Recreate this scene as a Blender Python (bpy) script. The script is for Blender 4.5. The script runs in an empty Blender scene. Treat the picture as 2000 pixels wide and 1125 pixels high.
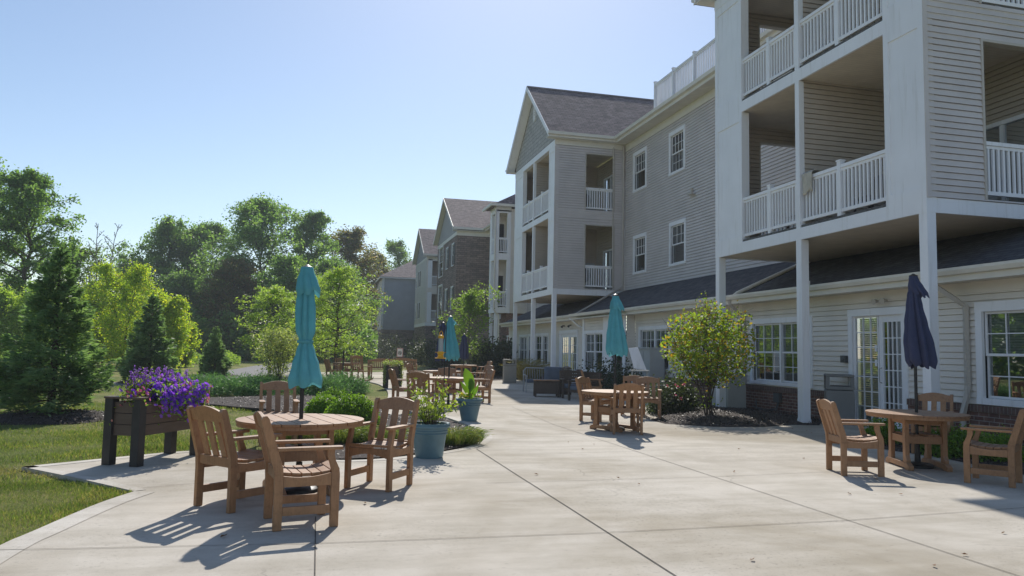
import bpy, bmesh, math, random
import numpy as np
from mathutils import Vector, Matrix
from mathutils.geometry import tessellate_polygon
R = math.radians
PI = math.pi
scene = bpy.context.scene
COL = scene.collection

# ------------------------------------------------------------------ camera
CAM_H = 1.5
F_PX = 1490.0                       # focal length in pixels of the 2000 px wide photograph
PIT, YAW, ROLL = R(4.64), R(14.35), R(1.12)
cam_d = bpy.data.cameras.new("camera")
cam = bpy.data.objects.new("camera", cam_d)
COL.objects.link(cam)
cam_d.sensor_width = 36.0
cam_d.lens = F_PX / 2000.0 * 36.0
cam_d.clip_start = 0.1
cam_d.clip_end = 3000.0
cam.matrix_world = (Matrix.Translation((0, 0, CAM_H)) @ Matrix.Rotation(-YAW, 4, 'Z')
                    @ Matrix.Rotation(PI / 2 + PIT, 4, 'X') @ Matrix.Rotation(ROLL, 4, 'Z'))
scene.camera = cam

# ------------------------------------------------------------------ light
SUN_AZ, SUN_EL = R(15.2), R(42.0)
world = bpy.data.worlds.new("World")
scene.world = world
world.use_nodes = True
wn = world.node_tree.nodes
wl = world.node_tree.links
bg = wn.get("Background") or wn.new("ShaderNodeBackground")
sky = wn.new("ShaderNodeTexSky")
sky.sky_type = 'NISHITA'
sky.sun_disc = False
sky.sun_elevation = SUN_EL
sky.sun_rotation = SUN_AZ
sky.altitude = 200
sky.air_density = 1.0
sky.dust_density = 0.4
sky.ozone_density = 1.0
wl.new(sky.outputs[0], bg.inputs[0])
bg.inputs[1].default_value = 0.084
sun_d = bpy.data.lights.new("sun", 'SUN')
sun = bpy.data.objects.new("sun", sun_d)
COL.objects.link(sun)
sun_d.energy = 3.1
sun_d.angle = R(0.53)
sun_d.color = (1.0, 0.95, 0.87)
sdir = Vector((math.sin(SUN_AZ) * math.cos(SUN_EL), math.cos(SUN_AZ) * math.cos(SUN_EL), math.sin(SUN_EL)))
sun.rotation_euler = sdir.to_track_quat('Z', 'Y').to_euler()
sun.location = sdir * 60
vs = scene.view_settings
vs.view_transform = 'Standard'
vs.look = 'None'
vs.exposure = 0.64
vs.gamma = 1.0
vs.use_curve_mapping = False
scene.cycles.max_bounces = 8
scene.cycles.volume_bounces = 0
scene.cycles.volume_step_rate = 4.0
scene.cycles.transparent_max_bounces = 12
scene.cycles.caustics_reflective = False
scene.cycles.caustics_refractive = False

# ------------------------------------------------------------------ photograph -> world helpers
def ray(px, py):
    x = px - 1000.0
    y = 562.5 - py
    c, s = math.cos(ROLL), math.sin(ROLL)
    x, y = c * x - s * y, s * x + c * y
    fw = F_PX * math.cos(PIT) - y * math.sin(PIT)
    up = F_PX * math.sin(PIT) + y * math.cos(PIT)
    return Vector((fw * math.sin(YAW) + x * math.cos(YAW), fw * math.cos(YAW) - x * math.sin(YAW), up))
def G(px, py, z=0.0):               # point of the ground (or of height z) seen at a pixel
    d = ray(px, py)
    return Vector((0, 0, CAM_H)) + d * ((z - CAM_H) / d.z)
def D(px, dist):                    # ground point in the direction of a column, at a forward distance
    d = ray(px, 690)
    k = dist / (d.x * math.sin(YAW) + d.y * math.cos(YAW))
    return Vector((d.x * k, d.y * k, 0))

# ------------------------------------------------------------------ object helpers
def link(o, parent=None):
    COL.objects.link(o)
    if parent is not None:
        o.parent = parent
    return o
def tag(o, label=None, cat=None, group=None, kind=None):
    if label: o["label"] = label
    if cat: o["category"] = cat
    if group: o["group"] = group
    if kind: o["kind"] = kind
    return o
def empty(name, label, cat, loc=(0, 0, 0), rz=0.0, group=None):
    o = bpy.data.objects.new(name, None)
    o.empty_display_size = 0.2
    o.location = loc
    o.rotation_euler = (0, 0, rz)
    link(o)
    return tag(o, label, cat, group)
def copy_tree(o, parent=None):
    c = o.copy()
    link(c)
    c.parent = parent
    for ch in list(o.children):
        copy_tree(ch, c)
    return c
def mesh_np(name, v, quads=None, tris=None, mat=None, parent=None, smooth=False):
    v = np.asarray(v, np.float32)
    me = bpy.data.meshes.new(name)
    me.vertices.add(len(v))
    me.vertices.foreach_set("co", v.ravel())
    nq = 0 if quads is None else len(quads)
    nt = 0 if tris is None else len(tris)
    loops, starts = [], []
    if nq:
        loops.append(np.asarray(quads, np.int32).ravel())
        starts.append(np.arange(nq) * 4)
    if nt:
        loops.append(np.asarray(tris, np.int32).ravel())
        starts.append(nq * 4 + np.arange(nt) * 3)
    L = np.concatenate(loops)
    me.loops.add(len(L))
    me.loops.foreach_set("vertex_index", L)
    me.polygons.add(nq + nt)
    me.polygons.foreach_set("loop_start", np.concatenate(starts).astype(np.int32))
    if smooth:
        me.polygons.foreach_set("use_smooth", np.ones(nq + nt, bool))
    me.update(calc_edges=True)
    if mat: me.materials.append(mat)
    return link(bpy.data.objects.new(name, me), parent)

class MB:
    """Collects shapes and links them as one mesh object."""
    def __init__(s):
        s.v = []
        s.f = []
    def add(s, vs_, fs):
        b = len(s.v)
        s.v += [tuple(p) for p in vs_]
        s.f += [tuple(b + i for i in f) for f in fs]
        return s
    def box(s, x0, x1, y0, y1, z0, z1):
        return s.add([(x0, y0, z0), (x1, y0, z0), (x1, y1, z0), (x0, y1, z0), (x0, y0, z1), (x1, y0, z1), (x1, y1, z1), (x0, y1, z1)],
                     [(0, 3, 2, 1), (4, 5, 6, 7), (0, 1, 5, 4), (1, 2, 6, 5), (2, 3, 7, 6), (3, 0, 4, 7)])
    def quad(s, a, b, c, d):
        return s.add([a, b, c, d], [(0, 1, 2, 3)])
    def bar(s, a, b, w, h, up=(0, 0, 1)):
        """rectangular bar from a to b, w across, h along up"""
        a, b, up = Vector(a), Vector(b), Vector(up)
        d = (b - a).normalized()
        sd = d.cross(up)
        if sd.length < 1e-5: sd = d.cross(Vector((1, 0, 0)))
        sd.normalize()
        u = sd.cross(d).normalized()
        vs_ = []
        for p in (a, b):
            for i, j in ((-1, -1), (1, -1), (1, 1), (-1, 1)):
                vs_.append(p + sd * (i * w / 2) + u * (j * h / 2))
        return s.add(vs_, [(0, 3, 2, 1), (4, 5, 6, 7), (0, 1, 5, 4), (1, 2, 6, 5), (2, 3, 7, 6), (3, 0, 4, 7)])
    def prism(s, poly, ax, t0, t1):
        """polygon extruded along axis ax (0,1,2); poly holds the two other coordinates in order"""
        def P(p, t):
            q = list(p)
            q.insert(ax, t)
            return tuple(q)
        n = len(poly)
        vs_ = [P(p, t0) for p in poly] + [P(p, t1) for p in poly]
        fs = [tuple(range(n - 1, -1, -1)), tuple(range(n, 2 * n))]
        fs += [(i, (i + 1) % n, n + (i + 1) % n, n + i) for i in range(n)]
        return s.add(vs_, fs)
    def tube(s, pts, rad, n=8, cap=True):
        pts = [Vector(p) for p in pts]
        if not hasattr(rad, '__len__'): rad = [rad] * len(pts)
        vs_, fs = [], []
        ref = Vector((0.31, 0.17, 0.93))
        for i, p in enumerate(pts):
            d = (pts[min(i + 1, len(pts) - 1)] - pts[max(i - 1, 0)])
            if d.length < 1e-9: d = Vector((0, 0, 1))
            d.normalize()
            a = d.cross(ref)
            if a.length < 0.1: a = d.cross(Vector((1, 0, 0)))
            a.normalize()
            b = d.cross(a)
            for k in range(n):
                t = 2 * PI * k / n
                vs_.append(p + (a * math.cos(t) + b * math.sin(t)) * rad[i])
        for i in range(len(pts) - 1):
            for k in range(n):
                fs.append((i * n + k, i * n + (k + 1) % n, (i + 1) * n + (k + 1) % n, (i + 1) * n + k))
        if cap:
            fs.append(tuple(range(n - 1, -1, -1)))
            fs.append(tuple(range((len(pts) - 1) * n, len(pts) * n)))
        return s.add(vs_, fs)
    def lathe(s, prof, n=32, c=(0, 0, 0), cap0=True, cap1=True):
        vs_, fs = [], []
        for r_, z_ in prof:
            for k in range(n):
                t = 2 * PI * k / n
                vs_.append((c[0] + r_ * math.cos(t), c[1] + r_ * math.sin(t), c[2] + z_))
        m = len(prof)
        for i in range(m - 1):
            for k in range(n):
                fs.append((i * n + k, i * n + (k + 1) % n, (i + 1) * n + (k + 1) % n, (i + 1) * n + k))
        if cap0: fs.append(tuple(range(n - 1, -1, -1)))
        if cap1: fs.append(tuple(range((m - 1) * n, m * n)))
        return s.add(vs_, fs)
    def build(s, name, mat, parent=None, smooth=False, bevel=0.0, seg=2, solid=0.0):
        me = bpy.data.meshes.new(name)
        me.from_pydata(s.v, [], s.f)
        if bevel > 0:
            bm = bmesh.new()
            bm.from_mesh(me)
            bmesh.ops.bevel(bm, geom=[e for e in bm.edges], offset=bevel, segments=seg, affect='EDGES', profile=0.6, clamp_overlap=True)
            bm.to_mesh(me)
            bm.free()
        if smooth:
            me.polygons.foreach_set("use_smooth", [True] * len(me.polygons))
            try: me.set_sharp_from_angle(angle=R(42))
            except Exception: pass
        me.materials.append(mat)
        me.update()
        o = bpy.data.objects.new(name, me)
        link(o, parent)
        if solid:
            m = o.modifiers.new("solid", 'SOLIDIFY')
            m.thickness = solid
        return o

# ------------------------------------------------------------------ materials
class NT:
    def __init__(s, name):
        s.m = bpy.data.materials.new(name)
        s.m.use_nodes = True
        s.t = s.m.node_tree
        s.n = s.t.nodes
        s.b = s.n["Principled BSDF"]
        s.out = s.n["Material Output"]
    def node(s, typ, **kw):
        n = s.n.new(typ)
        for k, v in kw.items(): setattr(n, k, v)
        return n
    def l(s, a, b): s.t.links.new(a, b)
    def val(s, inp, v):
        if hasattr(v, 'is_linked'): s.l(v, inp)
        else: inp.default_value = v
    def coord(s, scale=(1, 1, 1), kind='Object'):
        tc = s.node("ShaderNodeTexCoord")
        mp = s.node("ShaderNodeMapping")
        mp.inputs['Scale'].default_value = scale
        s.l(tc.outputs[kind], mp.inputs[0])
        return mp.outputs[0]
    def wpos(s):
        return s.node("ShaderNodeNewGeometry").outputs['Position']
    def noise(s, vec, scale, detail=4, rough=0.55, dist=0.0):
        n = s.node("ShaderNodeTexNoise")
        s.l(vec, n.inputs['Vector'])
        n.inputs['Scale'].default_value = scale
        n.inputs['Detail'].default_value = detail
        n.inputs['Roughness'].default_value = rough
        n.inputs['Distortion'].default_value = dist
        return n.outputs[0]
    def ramp(s, fac, stops, interp='LINEAR'):
        r_ = s.node("ShaderNodeValToRGB")
        r_.color_ramp.interpolation = interp
        e = r_.color_ramp.elements
        while len(e) < len(stops): e.new(0.5)
        for i, (p, c) in enumerate(stops):
            e[i].position = p
            e[i].color = (*c, 1) if len(c) == 3 else c
        s.l(fac, r_.inputs[0])
        return r_.outputs[0]
    def mix(s, a, b, fac, mode='MIX'):
        m = s.node("ShaderNodeMix", data_type='RGBA', blend_type=mode)
        s.val(m.inputs[0], fac)
        for i, x in ((6, a), (7, b)):
            if hasattr(x, 'is_linked'): s.l(x, m.inputs[i])
            else: m.inputs[i].default_value = (*x, 1)
        return m.outputs[2]
    def math(s, op, a, b=0.0, clamp=False):
        m = s.node("ShaderNodeMath", operation=op, use_clamp=clamp)
        s.val(m.inputs[0], a)
        s.val(m.inputs[1], b)
        return m.outputs[0]
    def bump(s, h, strength=0.3, dist=0.01):
        b_ = s.node("ShaderNodeBump")
        b_.inputs['Strength'].default_value = strength
        b_.inputs['Distance'].default_value = dist
        s.l(h, b_.inputs['Height'])
        s.l(b_.outputs[0], s.b.inputs['Normal'])
        return b_
    def base(s, c):
        if hasattr(c, 'is_linked'): s.l(c, s.b.inputs['Base Color'])
        else: s.b.inputs['Base Color'].default_value = (*c, 1)
    def set(s, **kw):
        for k, v in kw.items(): s.val(s.b.inputs[k.replace('_', ' ')], v)
        return s

def simple(name, c, rough=0.6, var=0.12, scale=6.0, spec=0.4, metallic=0.0, bump=0.0, stretch=(1, 1, 1)):
    n = NT(name)
    co = n.coord(stretch)
    f = n.noise(co, scale, 5)
    d = tuple(x * (1 - var) for x in c)
    u = tuple(min(1, x * (1 + var)) for x in c)
    n.base(n.ramp(f, [(0.3, d), (0.7, u)]))
    n.set(Roughness=rough, Metallic=metallic, Specular_IOR_Level=spec)
    if bump: n.bump(n.noise(co, scale * 8, 4), bump, 0.004)
    return n.m

def leaf_mat(name, cols, trans=0.45, gloss=0.35, rough=0.5, tcol=None):
    """leaf: diffuse front with light coming through; each leaf its own shade"""
    n = NT(name)
    g = n.node("ShaderNodeNewGeometry")
    k = len(cols)
    col = n.ramp(g.outputs['Random Per Island'], [((i + 0.5) / k, c) for i, c in enumerate(cols)])
    big = n.noise(g.outputs['Position'], 0.9, 2)
    col = n.mix(col, n.ramp(big, [(0.3, (0.72, 0.78, 0.72)), (0.7, (1.25, 1.2, 1.1))]), 1.0, 'MULTIPLY')
    n.base(col)
    n.set(Roughness=rough, Specular_IOR_Level=gloss)
    tr = n.node("ShaderNodeBsdfTranslucent")
    tc = n.mix(col, tcol or (1.5, 1.6, 0.55), 1.0, 'MULTIPLY')
    n.l(tc, tr.inputs[0])
    mx = n.node("ShaderNodeMixShader")
    mx.inputs[0].default_value = trans
    n.l(n.b.outputs[0], mx.inputs[1])
    n.l(tr.outputs[0], mx.inputs[2])
    n.l(mx.outputs[0], n.out.inputs[0])
    return n.m

def cloth_mat(name, c, trans=0.25):
    n = NT(name)
    co = n.coord()
    f = n.noise(co, 5, 4)
    col = n.ramp(f, [(0.3, tuple(x * 0.88 for x in c)), (0.7, tuple(min(1, x * 1.1) for x in c))])
    n.base(col)
    n.set(Roughness=0.85, Specular_IOR_Level=0.2)
    n.bump(n.noise(co, 220, 2), 0.25, 0.001)
    tr = n.node("ShaderNodeBsdfTranslucent")
    n.l(col, tr.inputs[0])
    mx = n.node("ShaderNodeMixShader")
    mx.inputs[0].default_value = trans
    n.l(n.b.outputs[0], mx.inputs[1])
    n.l(tr.outputs[0], mx.inputs[2])
    n.l(mx.outputs[0], n.out.inputs[0])
    return n.m

def concrete_mat(name, c0):
    n = NT(name)
    p = n.wpos()
    big = n.noise(p, 0.28, 5, 0.6, 0.6)
    mid = n.noise(p, 1.6, 6, 0.65, 0.4)
    mp = n.node("ShaderNodeMapping")
    mp.inputs['Scale'].default_value = (0.5, 3.0, 1)
    mp.inputs['Rotation'].default_value = (0, 0, R(10))
    n.l(p, mp.inputs[0])
    streak = n.noise(mp.outputs[0], 1.3, 5, 0.6)
    fine = n.noise(p, 38, 6, 0.75)
    a = tuple(x * 0.80 for x in c0)
    b = tuple(min(1, x * 1.12) for x in c0)
    col = n.ramp(big, [(0.34, (c0[0] * 0.74, c0[1] * 0.71, c0[2] * 0.65)), (0.52, c0), (0.75, b)])
    col = n.mix(col, n.ramp(mid, [(0.35, (0.84, 0.83, 0.80)), (0.6, (1.05, 1.05, 1.05))]), 0.7, 'MULTIPLY')
    col = n.mix(col, n.ramp(streak, [(0.38, (0.86, 0.85, 0.82)), (0.58, (1.05, 1.05, 1.05))]), 0.6, 'MULTIPLY')
    # small dark pits, denser in worn patches
    pits = n.math('MULTIPLY', n.ramp(n.noise(p, 24, 3, 0.8), [(0.56, (0, 0, 0)), (0.68, (1, 1, 1))]),
                  n.ramp(n.noise(p, 0.45, 3, 0.6, 0.3), [(0.42, (0, 0, 0)), (0.62, (1, 1, 1))]))
    col = n.mix(col, (0.22, 0.20, 0.17), n.math('MULTIPLY', pits, 0.75))
    mp2 = n.node("ShaderNodeMapping")
    mp2.inputs['Scale'].default_value = (1.0, 2.2, 1)
    mp2.inputs['Rotation'].default_value = (0, 0, R(-14))
    n.l(p, mp2.inputs[0])
    fleck = n.node("ShaderNodeTexVoronoi")
    fleck.inputs['Scale'].default_value = 7.5
    fleck.inputs['Randomness'].default_value = 1.0
    n.l(mp2.outputs[0], fleck.inputs['Vector'])
    fl_ = n.math('MULTIPLY', n.ramp(fleck.outputs['Distance'], [(0.06, (1, 1, 1)), (0.13, (0, 0, 0))]),
                 n.ramp(n.noise(p, 0.8, 4, 0.6), [(0.44, (0, 0, 0)), (0.60, (1, 1, 1))]))
    col = n.mix(col, (0.17, 0.155, 0.13), n.math('MULTIPLY', fl_, 0.6))
    worn = n.math('MULTIPLY', n.ramp(n.noise(p, 0.22, 4, 0.55, 0.8), [(0.52, (0, 0, 0)), (0.66, (1, 1, 1))]), n.ramp(n.noise(p, 9, 5, 0.8), [(0.35, (0.3, 0.3, 0.3)), (0.65, (1, 1, 1))]))
    col = n.mix(col, (0.30, 0.265, 0.215), n.math('MULTIPLY', worn, 0.55))
    crack = n.node("ShaderNodeTexVoronoi")
    crack.feature = 'DISTANCE_TO_EDGE'
    crack.inputs['Scale'].default_value = 0.33
    cn = n.node("ShaderNodeTexNoise")
    cn.inputs['Scale'].default_value = 2.2
    cn.inputs['Detail'].default_value = 6
    n.l(p, cn.inputs['Vector'])
    va = n.node("ShaderNodeVectorMath", operation='ADD')
    n.l(p, va.inputs[0])
    vs2 = n.node("ShaderNodeVectorMath", operation='SCALE')
    n.l(cn.outputs[1], vs2.inputs[0])
    vs2.inputs['Scale'].default_value = 0.5
    n.l(vs2.outputs[0], va.inputs[1])
    n.l(va.outputs[0], crack.inputs['Vector'])
    ck = n.math('MULTIPLY', n.ramp(crack.outputs['Distance'], [(0.0008, (1, 1, 1)), (0.0022, (0, 0, 0))]), n.ramp(n.noise(p, 0.35, 2), [(0.52, (0, 0, 0)), (0.58, (1, 1, 1))]))
    col = n.mix(col, (0.2, 0.18, 0.155), n.math('MULTIPLY', ck, 0.5))
    grit = n.noise(p, 120, 2, 0.8)
    col = n.mix(col, n.ramp(grit, [(0.3, (0.86, 0.86, 0.86)), (0.7, (1.1, 1.1, 1.1))]), 0.6, 'MULTIPLY')
    n.base(col)
    n.set(Roughness=0.9, Specular_IOR_Level=0.25)
    n.bump(n.math('ADD', fine, n.math('MULTIPLY', grit, 0.5)), 0.35, 0.004)
    return n.m

def brick_mat(name, c1, c2, mortar, bw=0.21, bh=0.075, ms=0.012, offs=0.5, bumpd=0.006, rough=0.85, squash=1.0):
    """brickwork on any upright axis-aligned wall: u = x + y, v = z"""
    n = NT(name)
    g = n.wpos()
    sp = n.node("ShaderNodeSeparateXYZ")
    n.l(g, sp.inputs[0])
    cb = n.node("ShaderNodeCombineXYZ")
    n.l(n.math('ADD', sp.outputs[0], sp.outputs[1]), cb.inputs[0])
    n.l(sp.outputs[2], cb.inputs[1])
    bt = n.node("ShaderNodeTexBrick")
    n.l(cb.outputs[0], bt.inputs['Vector'])
    bt.offset = offs
    bt.inputs['Color1'].default_value = (*c1, 1)
    bt.inputs['Color2'].default_value = (*c2, 1)
    bt.inputs['Mortar'].default_value = (*mortar, 1)
    bt.inputs['Scale'].default_value = 1.0
    bt.inputs['Mortar Size'].default_value = ms
    bt.inputs['Mortar Smooth'].default_value = 0.1
    bt.inputs['Bias'].default_value = 0.0
    bt.inputs['Brick Width'].default_value = bw
    bt.inputs['Row Height'].default_value = bh
    nz = n.noise(g, 9, 5)
    col = n.mix(bt.outputs[0], n.ramp(nz, [(0.3, (0.75, 0.75, 0.75)), (0.7, (1.25, 1.2, 1.15))]), 1.0, 'MULTIPLY')
    n.base(col)
    n.set(Roughness=rough, Specular_IOR_Level=0.2)
    h = n.math('ADD', n.math('SUBTRACT', 1.0, bt.outputs[1]), n.math('MULTIPLY', nz, 0.5))
    n.bump(h, 0.8, bumpd)
    return n.m

def shingle_mat(name, along, k, c1, c2, c3):
    """asphalt shingles; along = index of the axis along the eave, k = slope stretch"""
    n = NT(name)
    g = n.wpos()
    sp = n.node("ShaderNodeSeparateXYZ")
    n.l(g, sp.inputs[0])
    cb = n.node("ShaderNodeCombineXYZ")
    n.l(sp.outputs[along], cb.inputs[0])
    n.l(n.math('MULTIPLY', sp.outputs[1 - along], k), cb.inputs[1])
    bt = n.node("ShaderNodeTexBrick")
    n.l(cb.outputs[0], bt.inputs['Vector'])
    bt.offset = 0.37
    bt.inputs['Color1'].default_value = (*c1, 1)
    bt.inputs['Color2'].default_value = (*c2, 1)
    bt.inputs['Mortar'].default_value = (*c3, 1)
    bt.inputs['Scale'].default_value = 1.0
    bt.inputs['Mortar Size'].default_value = 0.014
    bt.inputs['Mortar Smooth'].default_value = 0.4
    bt.inputs['Brick Width'].default_value = 0.32
    bt.inputs['Row Height'].default_value = 0.15
    nz = n.noise(g, 3.0, 5, 0.7)
    gr = n.noise(g, 60, 3, 0.7)
    col = n.mix(bt.outputs[0], n.ramp(nz, [(0.3, (0.7, 0.7, 0.72)), (0.7, (1.3, 1.25, 1.2))]), 1.0, 'MULTIPLY')
    col = n.mix(col, n.ramp(gr, [(0.3, (0.8, 0.8, 0.8)), (0.7, (1.2, 1.2, 1.2))]), 1.0, 'MULTIPLY')
    n.base(col)
    n.set(Roughness=0.9, Specular_IOR_Level=0.25)
    n.bump(n.math('ADD', n.math('SUBTRACT', 1.0, bt.outputs[1]), n.math('MULTIPLY', gr, 0.4)), 0.9, 0.01)
    return n.m

def lined_mat(name, c, axis, pitch, rough=0.6):
    """bead-board: grooves across one axis"""
    n = NT(name)
    g = n.wpos()
    sp = n.node("ShaderNodeSeparateXYZ")
    n.l(g, sp.inputs[0])
    t = n.math('FRACT', n.math('DIVIDE', sp.outputs[axis], pitch))
    groove = n.ramp(t, [(0.0, (0, 0, 0)), (0.07, (1, 1, 1)), (0.93, (1, 1, 1)), (1.0, (0, 0, 0))])
    f = n.noise(g, 2.5, 4)
    col = n.ramp(f, [(0.3, tuple(x * 0.9 for x in c)), (0.7, tuple(x * 1.08 for x in c))])
    col = n.mix(tuple(x * 0.72 for x in c), col, groove)
    n.base(col)
    n.set(Roughness=rough, Specular_IOR_Level=0.3)
    n.bump(groove, 0.7, 0.008)
    return n.m

def wood_mat(name, c, axis_stretch=(1, 1, 1)):
    n = NT(name)
    co = n.coord((9, 9, 1.2))
    oi = n.node("ShaderNodeObjectInfo")
    f = n.noise(co, 6, 6, 0.65, 0.5)
    f2 = n.noise(n.coord((1, 1, 1)), 3.0, 3)
    col = n.ramp(f, [(0.25, tuple(x * 0.78 for x in c)), (0.75, tuple(x * 1.15 for x in c))])
    col = n.mix(col, n.ramp(f2, [(0.3, (0.88, 0.88, 0.9)), (0.7, (1.1, 1.09, 1.05))]), 1.0, 'MULTIPLY')
    col = n.mix(col, n.ramp(oi.outputs['Random'], [(0.0, (0.92, 0.92, 0.94)), (1.0, (1.07, 1.05, 1.02))]), 1.0, 'MULTIPLY')
    g_ = n.node("ShaderNodeNewGeometry")
    sp = n.node("ShaderNodeSeparateXYZ")
    n.l(g_.outputs['Normal'], sp.inputs[0])
    top_mix = n.math('MULTIPLY', n.math('MAXIMUM', sp.outputs[2], 0.0), n.ramp(n.noise(g_.outputs['Position'], 7, 5, 0.7), [(0.35, (0.15, 0.15, 0.15)), (0.7, (0.75, 0.75, 0.75))]))
    col = n.mix(col, (0.42, 0.32, 0.25), n.math('MULTIPLY', top_mix, 0.75))     # upward faces blended paler, in uneven patches
    grime = n.noise(g_.outputs['Position'], 16, 6, 0.75)
    col = n.mix(col, n.ramp(grime, [(0.33, (0.66, 0.64, 0.62)), (0.5, (1.0, 1.0, 1.0))]), 0.7, 'MULTIPLY')
    n.base(col)
    n.set(Roughness=0.55, Specular_IOR_Level=0.4)
    n.bump(f, 0.25, 0.003)
    return n.m

def glass_mat(name, tint=(0.35, 0.40, 0.42), refl=0.18, fres=1.0):
    n = NT(name)
    n.n.remove(n.b)
    tr = n.node("ShaderNodeBsdfTransparent")
    tr.inputs[0].default_value = (*tint, 1)
    gl = n.node("ShaderNodeBsdfGlossy")
    gl.inputs['Roughness'].default_value = 0.015
    gl.inputs[0].default_value = (0.9, 0.95, 0.95, 1)
    lw = n.node("ShaderNodeFresnel")
    lw.inputs[0].default_value = 1.5
    nz = n.noise(n.wpos(), 0.9, 2)
    bp = n.node("ShaderNodeBump")
    bp.inputs['Strength'].default_value = 0.03
    bp.inputs['Distance'].default_value = 0.05
    n.l(nz, bp.inputs['Height'])
    n.l(bp.outputs[0], gl.inputs['Normal'])
    fac = n.math('ADD', n.math('MULTIPLY', lw.outputs[0], fres), refl, True)
    mx = n.node("ShaderNodeMixShader")
    n.l(fac, mx.inputs[0])
    n.l(tr.outputs[0], mx.inputs[1])
    n.l(gl.outputs[0], mx.inputs[2])
    n.l(mx.outputs[0], n.out.inputs[0])
    return n.m

M = {}
def trim_mat(name, c):
    n = NT(name)
    g = n.wpos()
    mp = n.node("ShaderNodeMapping")
    mp.inputs['Scale'].default_value = (5, 5, 0.45)
    n.l(g, mp.inputs[0])
    streak = n.noise(mp.outputs[0], 1.6, 5, 0.7)
    blotch = n.noise(g, 1.1, 4)
    col = n.ramp(blotch, [(0.3, tuple(x * 0.95 for x in c)), (0.7, tuple(min(1, x * 1.03) for x in c))])
    col = n.mix(col, n.ramp(streak, [(0.30, (0.84, 0.83, 0.80)), (0.46, (1, 1, 1))]), 0.7, 'MULTIPLY')
    n.base(col)
    n.set(Roughness=0.5, Specular_IOR_Level=0.4)
    n.bump(n.noise(g, 2.0, 3), 0.08, 0.02)
    return n.m
M['white'] = trim_mat("white_trim", (0.88, 0.885, 0.92))
M['cream'] = simple("cream_gutter", (0.74, 0.71, 0.64), 0.5, 0.06, 2.0)
M['tan_pipe'] = simple("tan_pipe", (0.52, 0.48, 0.43), 0.5, 0.06, 2.0)
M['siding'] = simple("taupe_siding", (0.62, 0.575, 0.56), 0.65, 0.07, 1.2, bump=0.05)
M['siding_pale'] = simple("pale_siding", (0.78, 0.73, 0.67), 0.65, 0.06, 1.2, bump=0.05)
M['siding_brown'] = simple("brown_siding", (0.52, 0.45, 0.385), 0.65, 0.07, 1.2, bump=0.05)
M['siding_blue'] = simple("blue_grey_siding", (0.45, 0.48, 0.52), 0.65, 0.07, 1.2, bump=0.05)
M['shake'] = brick_mat("shake_siding", (0.52, 0.52, 0.53), (0.45, 0.45, 0.46), (0.24, 0.24, 0.25), 0.22, 0.20, 0.012, 0.43, 0.012)
M['brick'] = brick_mat("brown_brick", (0.155, 0.082, 0.066), (0.21, 0.122, 0.098), (0.36, 0.33, 0.31), 0.215, 0.078, 0.006)
M['brick_cap'] = brick_mat("rowlock_brick", (0.13, 0.085, 0.075), (0.16, 0.105, 0.09), (0.25, 0.235, 0.22), 0.078, 0.40, 0.006, 0.0)
M['stone'] = brick_mat("ledge_stone", (0.34, 0.27, 0.235), (0.19, 0.155, 0.145), (0.10, 0.09, 0.088), 0.55, 0.17, 0.012, 0.37, 0.03)
M['soffit'] = lined_mat("soffit_board", (0.74, 0.665, 0.56), 1, 0.105)
M['soffit_x'] = lined_mat("eave_soffit", (0.70, 0.67, 0.60), 1, 0.15)
M['deck_edge'] = simple("weathered_deck_edge", (0.12, 0.115, 0.11), 0.9, 0.5, 14)
M['roof_y'] = shingle_mat("dark_shingles", 1, 1.12, (0.125, 0.125, 0.137), (0.085, 0.087, 0.098), (0.05, 0.05, 0.054))
M['roof_x'] = shingle_mat("brown_shingles", 0, 1.40, (0.32, 0.265, 0.255), (0.19, 0.158, 0.158), (0.09, 0.078, 0.08))
M['glass'] = glass_mat("window_glass", (0.60, 0.63, 0.65), 0.02, 0.30)
M['glass_dark'] = glass_mat("dark_glass", (0.30, 0.33, 0.36), 0.035, 0.22)
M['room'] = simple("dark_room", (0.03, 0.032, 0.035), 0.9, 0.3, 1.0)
M['blind'] = simple("window_blind", (0.42, 0.43, 0.42), 0.7, 0.05, 3)
M['wood'] = wood_mat("brown_lumber", (0.365, 0.195, 0.098))
M['wood_dark'] = wood_mat("weathered_dark_wood", (0.10, 0.075, 0.060))
M['black'] = simple("black_metal", (0.022, 0.022, 0.024), 0.45, 0.1, 8)
M['post_black'] = simple("black_plastic_post", (0.040, 0.035, 0.033), 0.55, 0.15, 8)
M['planter_board'] = simple("planter_board", (0.115, 0.078, 0.058), 0.55, 0.12, 5, stretch=(1, 1, 6))
M['teal'] = cloth_mat("teal_canvas", (0.15, 0.47, 0.54), 0.34)
M['navy'] = cloth_mat("navy_canvas", (0.060, 0.070, 0.135), 0.14)
M['pot'] = simple("blue_glazed_pot", (0.115, 0.205, 0.25), 0.5, 0.18, 4, bump=0.1)
M['soil'] = simple("potting_soil", (0.04, 0.03, 0.024), 0.95, 0.4, 30, bump=0.6)
M['bin'] = simple("bin_plastic", (0.20, 0.20, 0.195), 0.55, 0.06, 3)
M['bin_tan'] = simple("tan_bin_plastic", (0.26, 0.245, 0.215), 0.55, 0.06, 3)
M['grey_box'] = simple("grey_metal_box", (0.42, 0.43, 0.43), 0.5, 0.05, 3)
M['dark_grey'] = simple("dark_grey_metal", (0.09, 0.095, 0.10), 0.5, 0.1, 5)
M['cover'] = cloth_mat("blue_grey_cover", (0.13, 0.155, 0.20), 0.05)
M['yellow'] = simple("yellow_plastic", (0.80, 0.42, 0.02), 0.4, 0.08, 6)
M['towel'] = cloth_mat("beige_towel", (0.62, 0.58, 0.50), 0.15)
M['red'] = simple("red_fabric", (0.32, 0.03, 0.06), 0.8, 0.15, 8)
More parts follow.
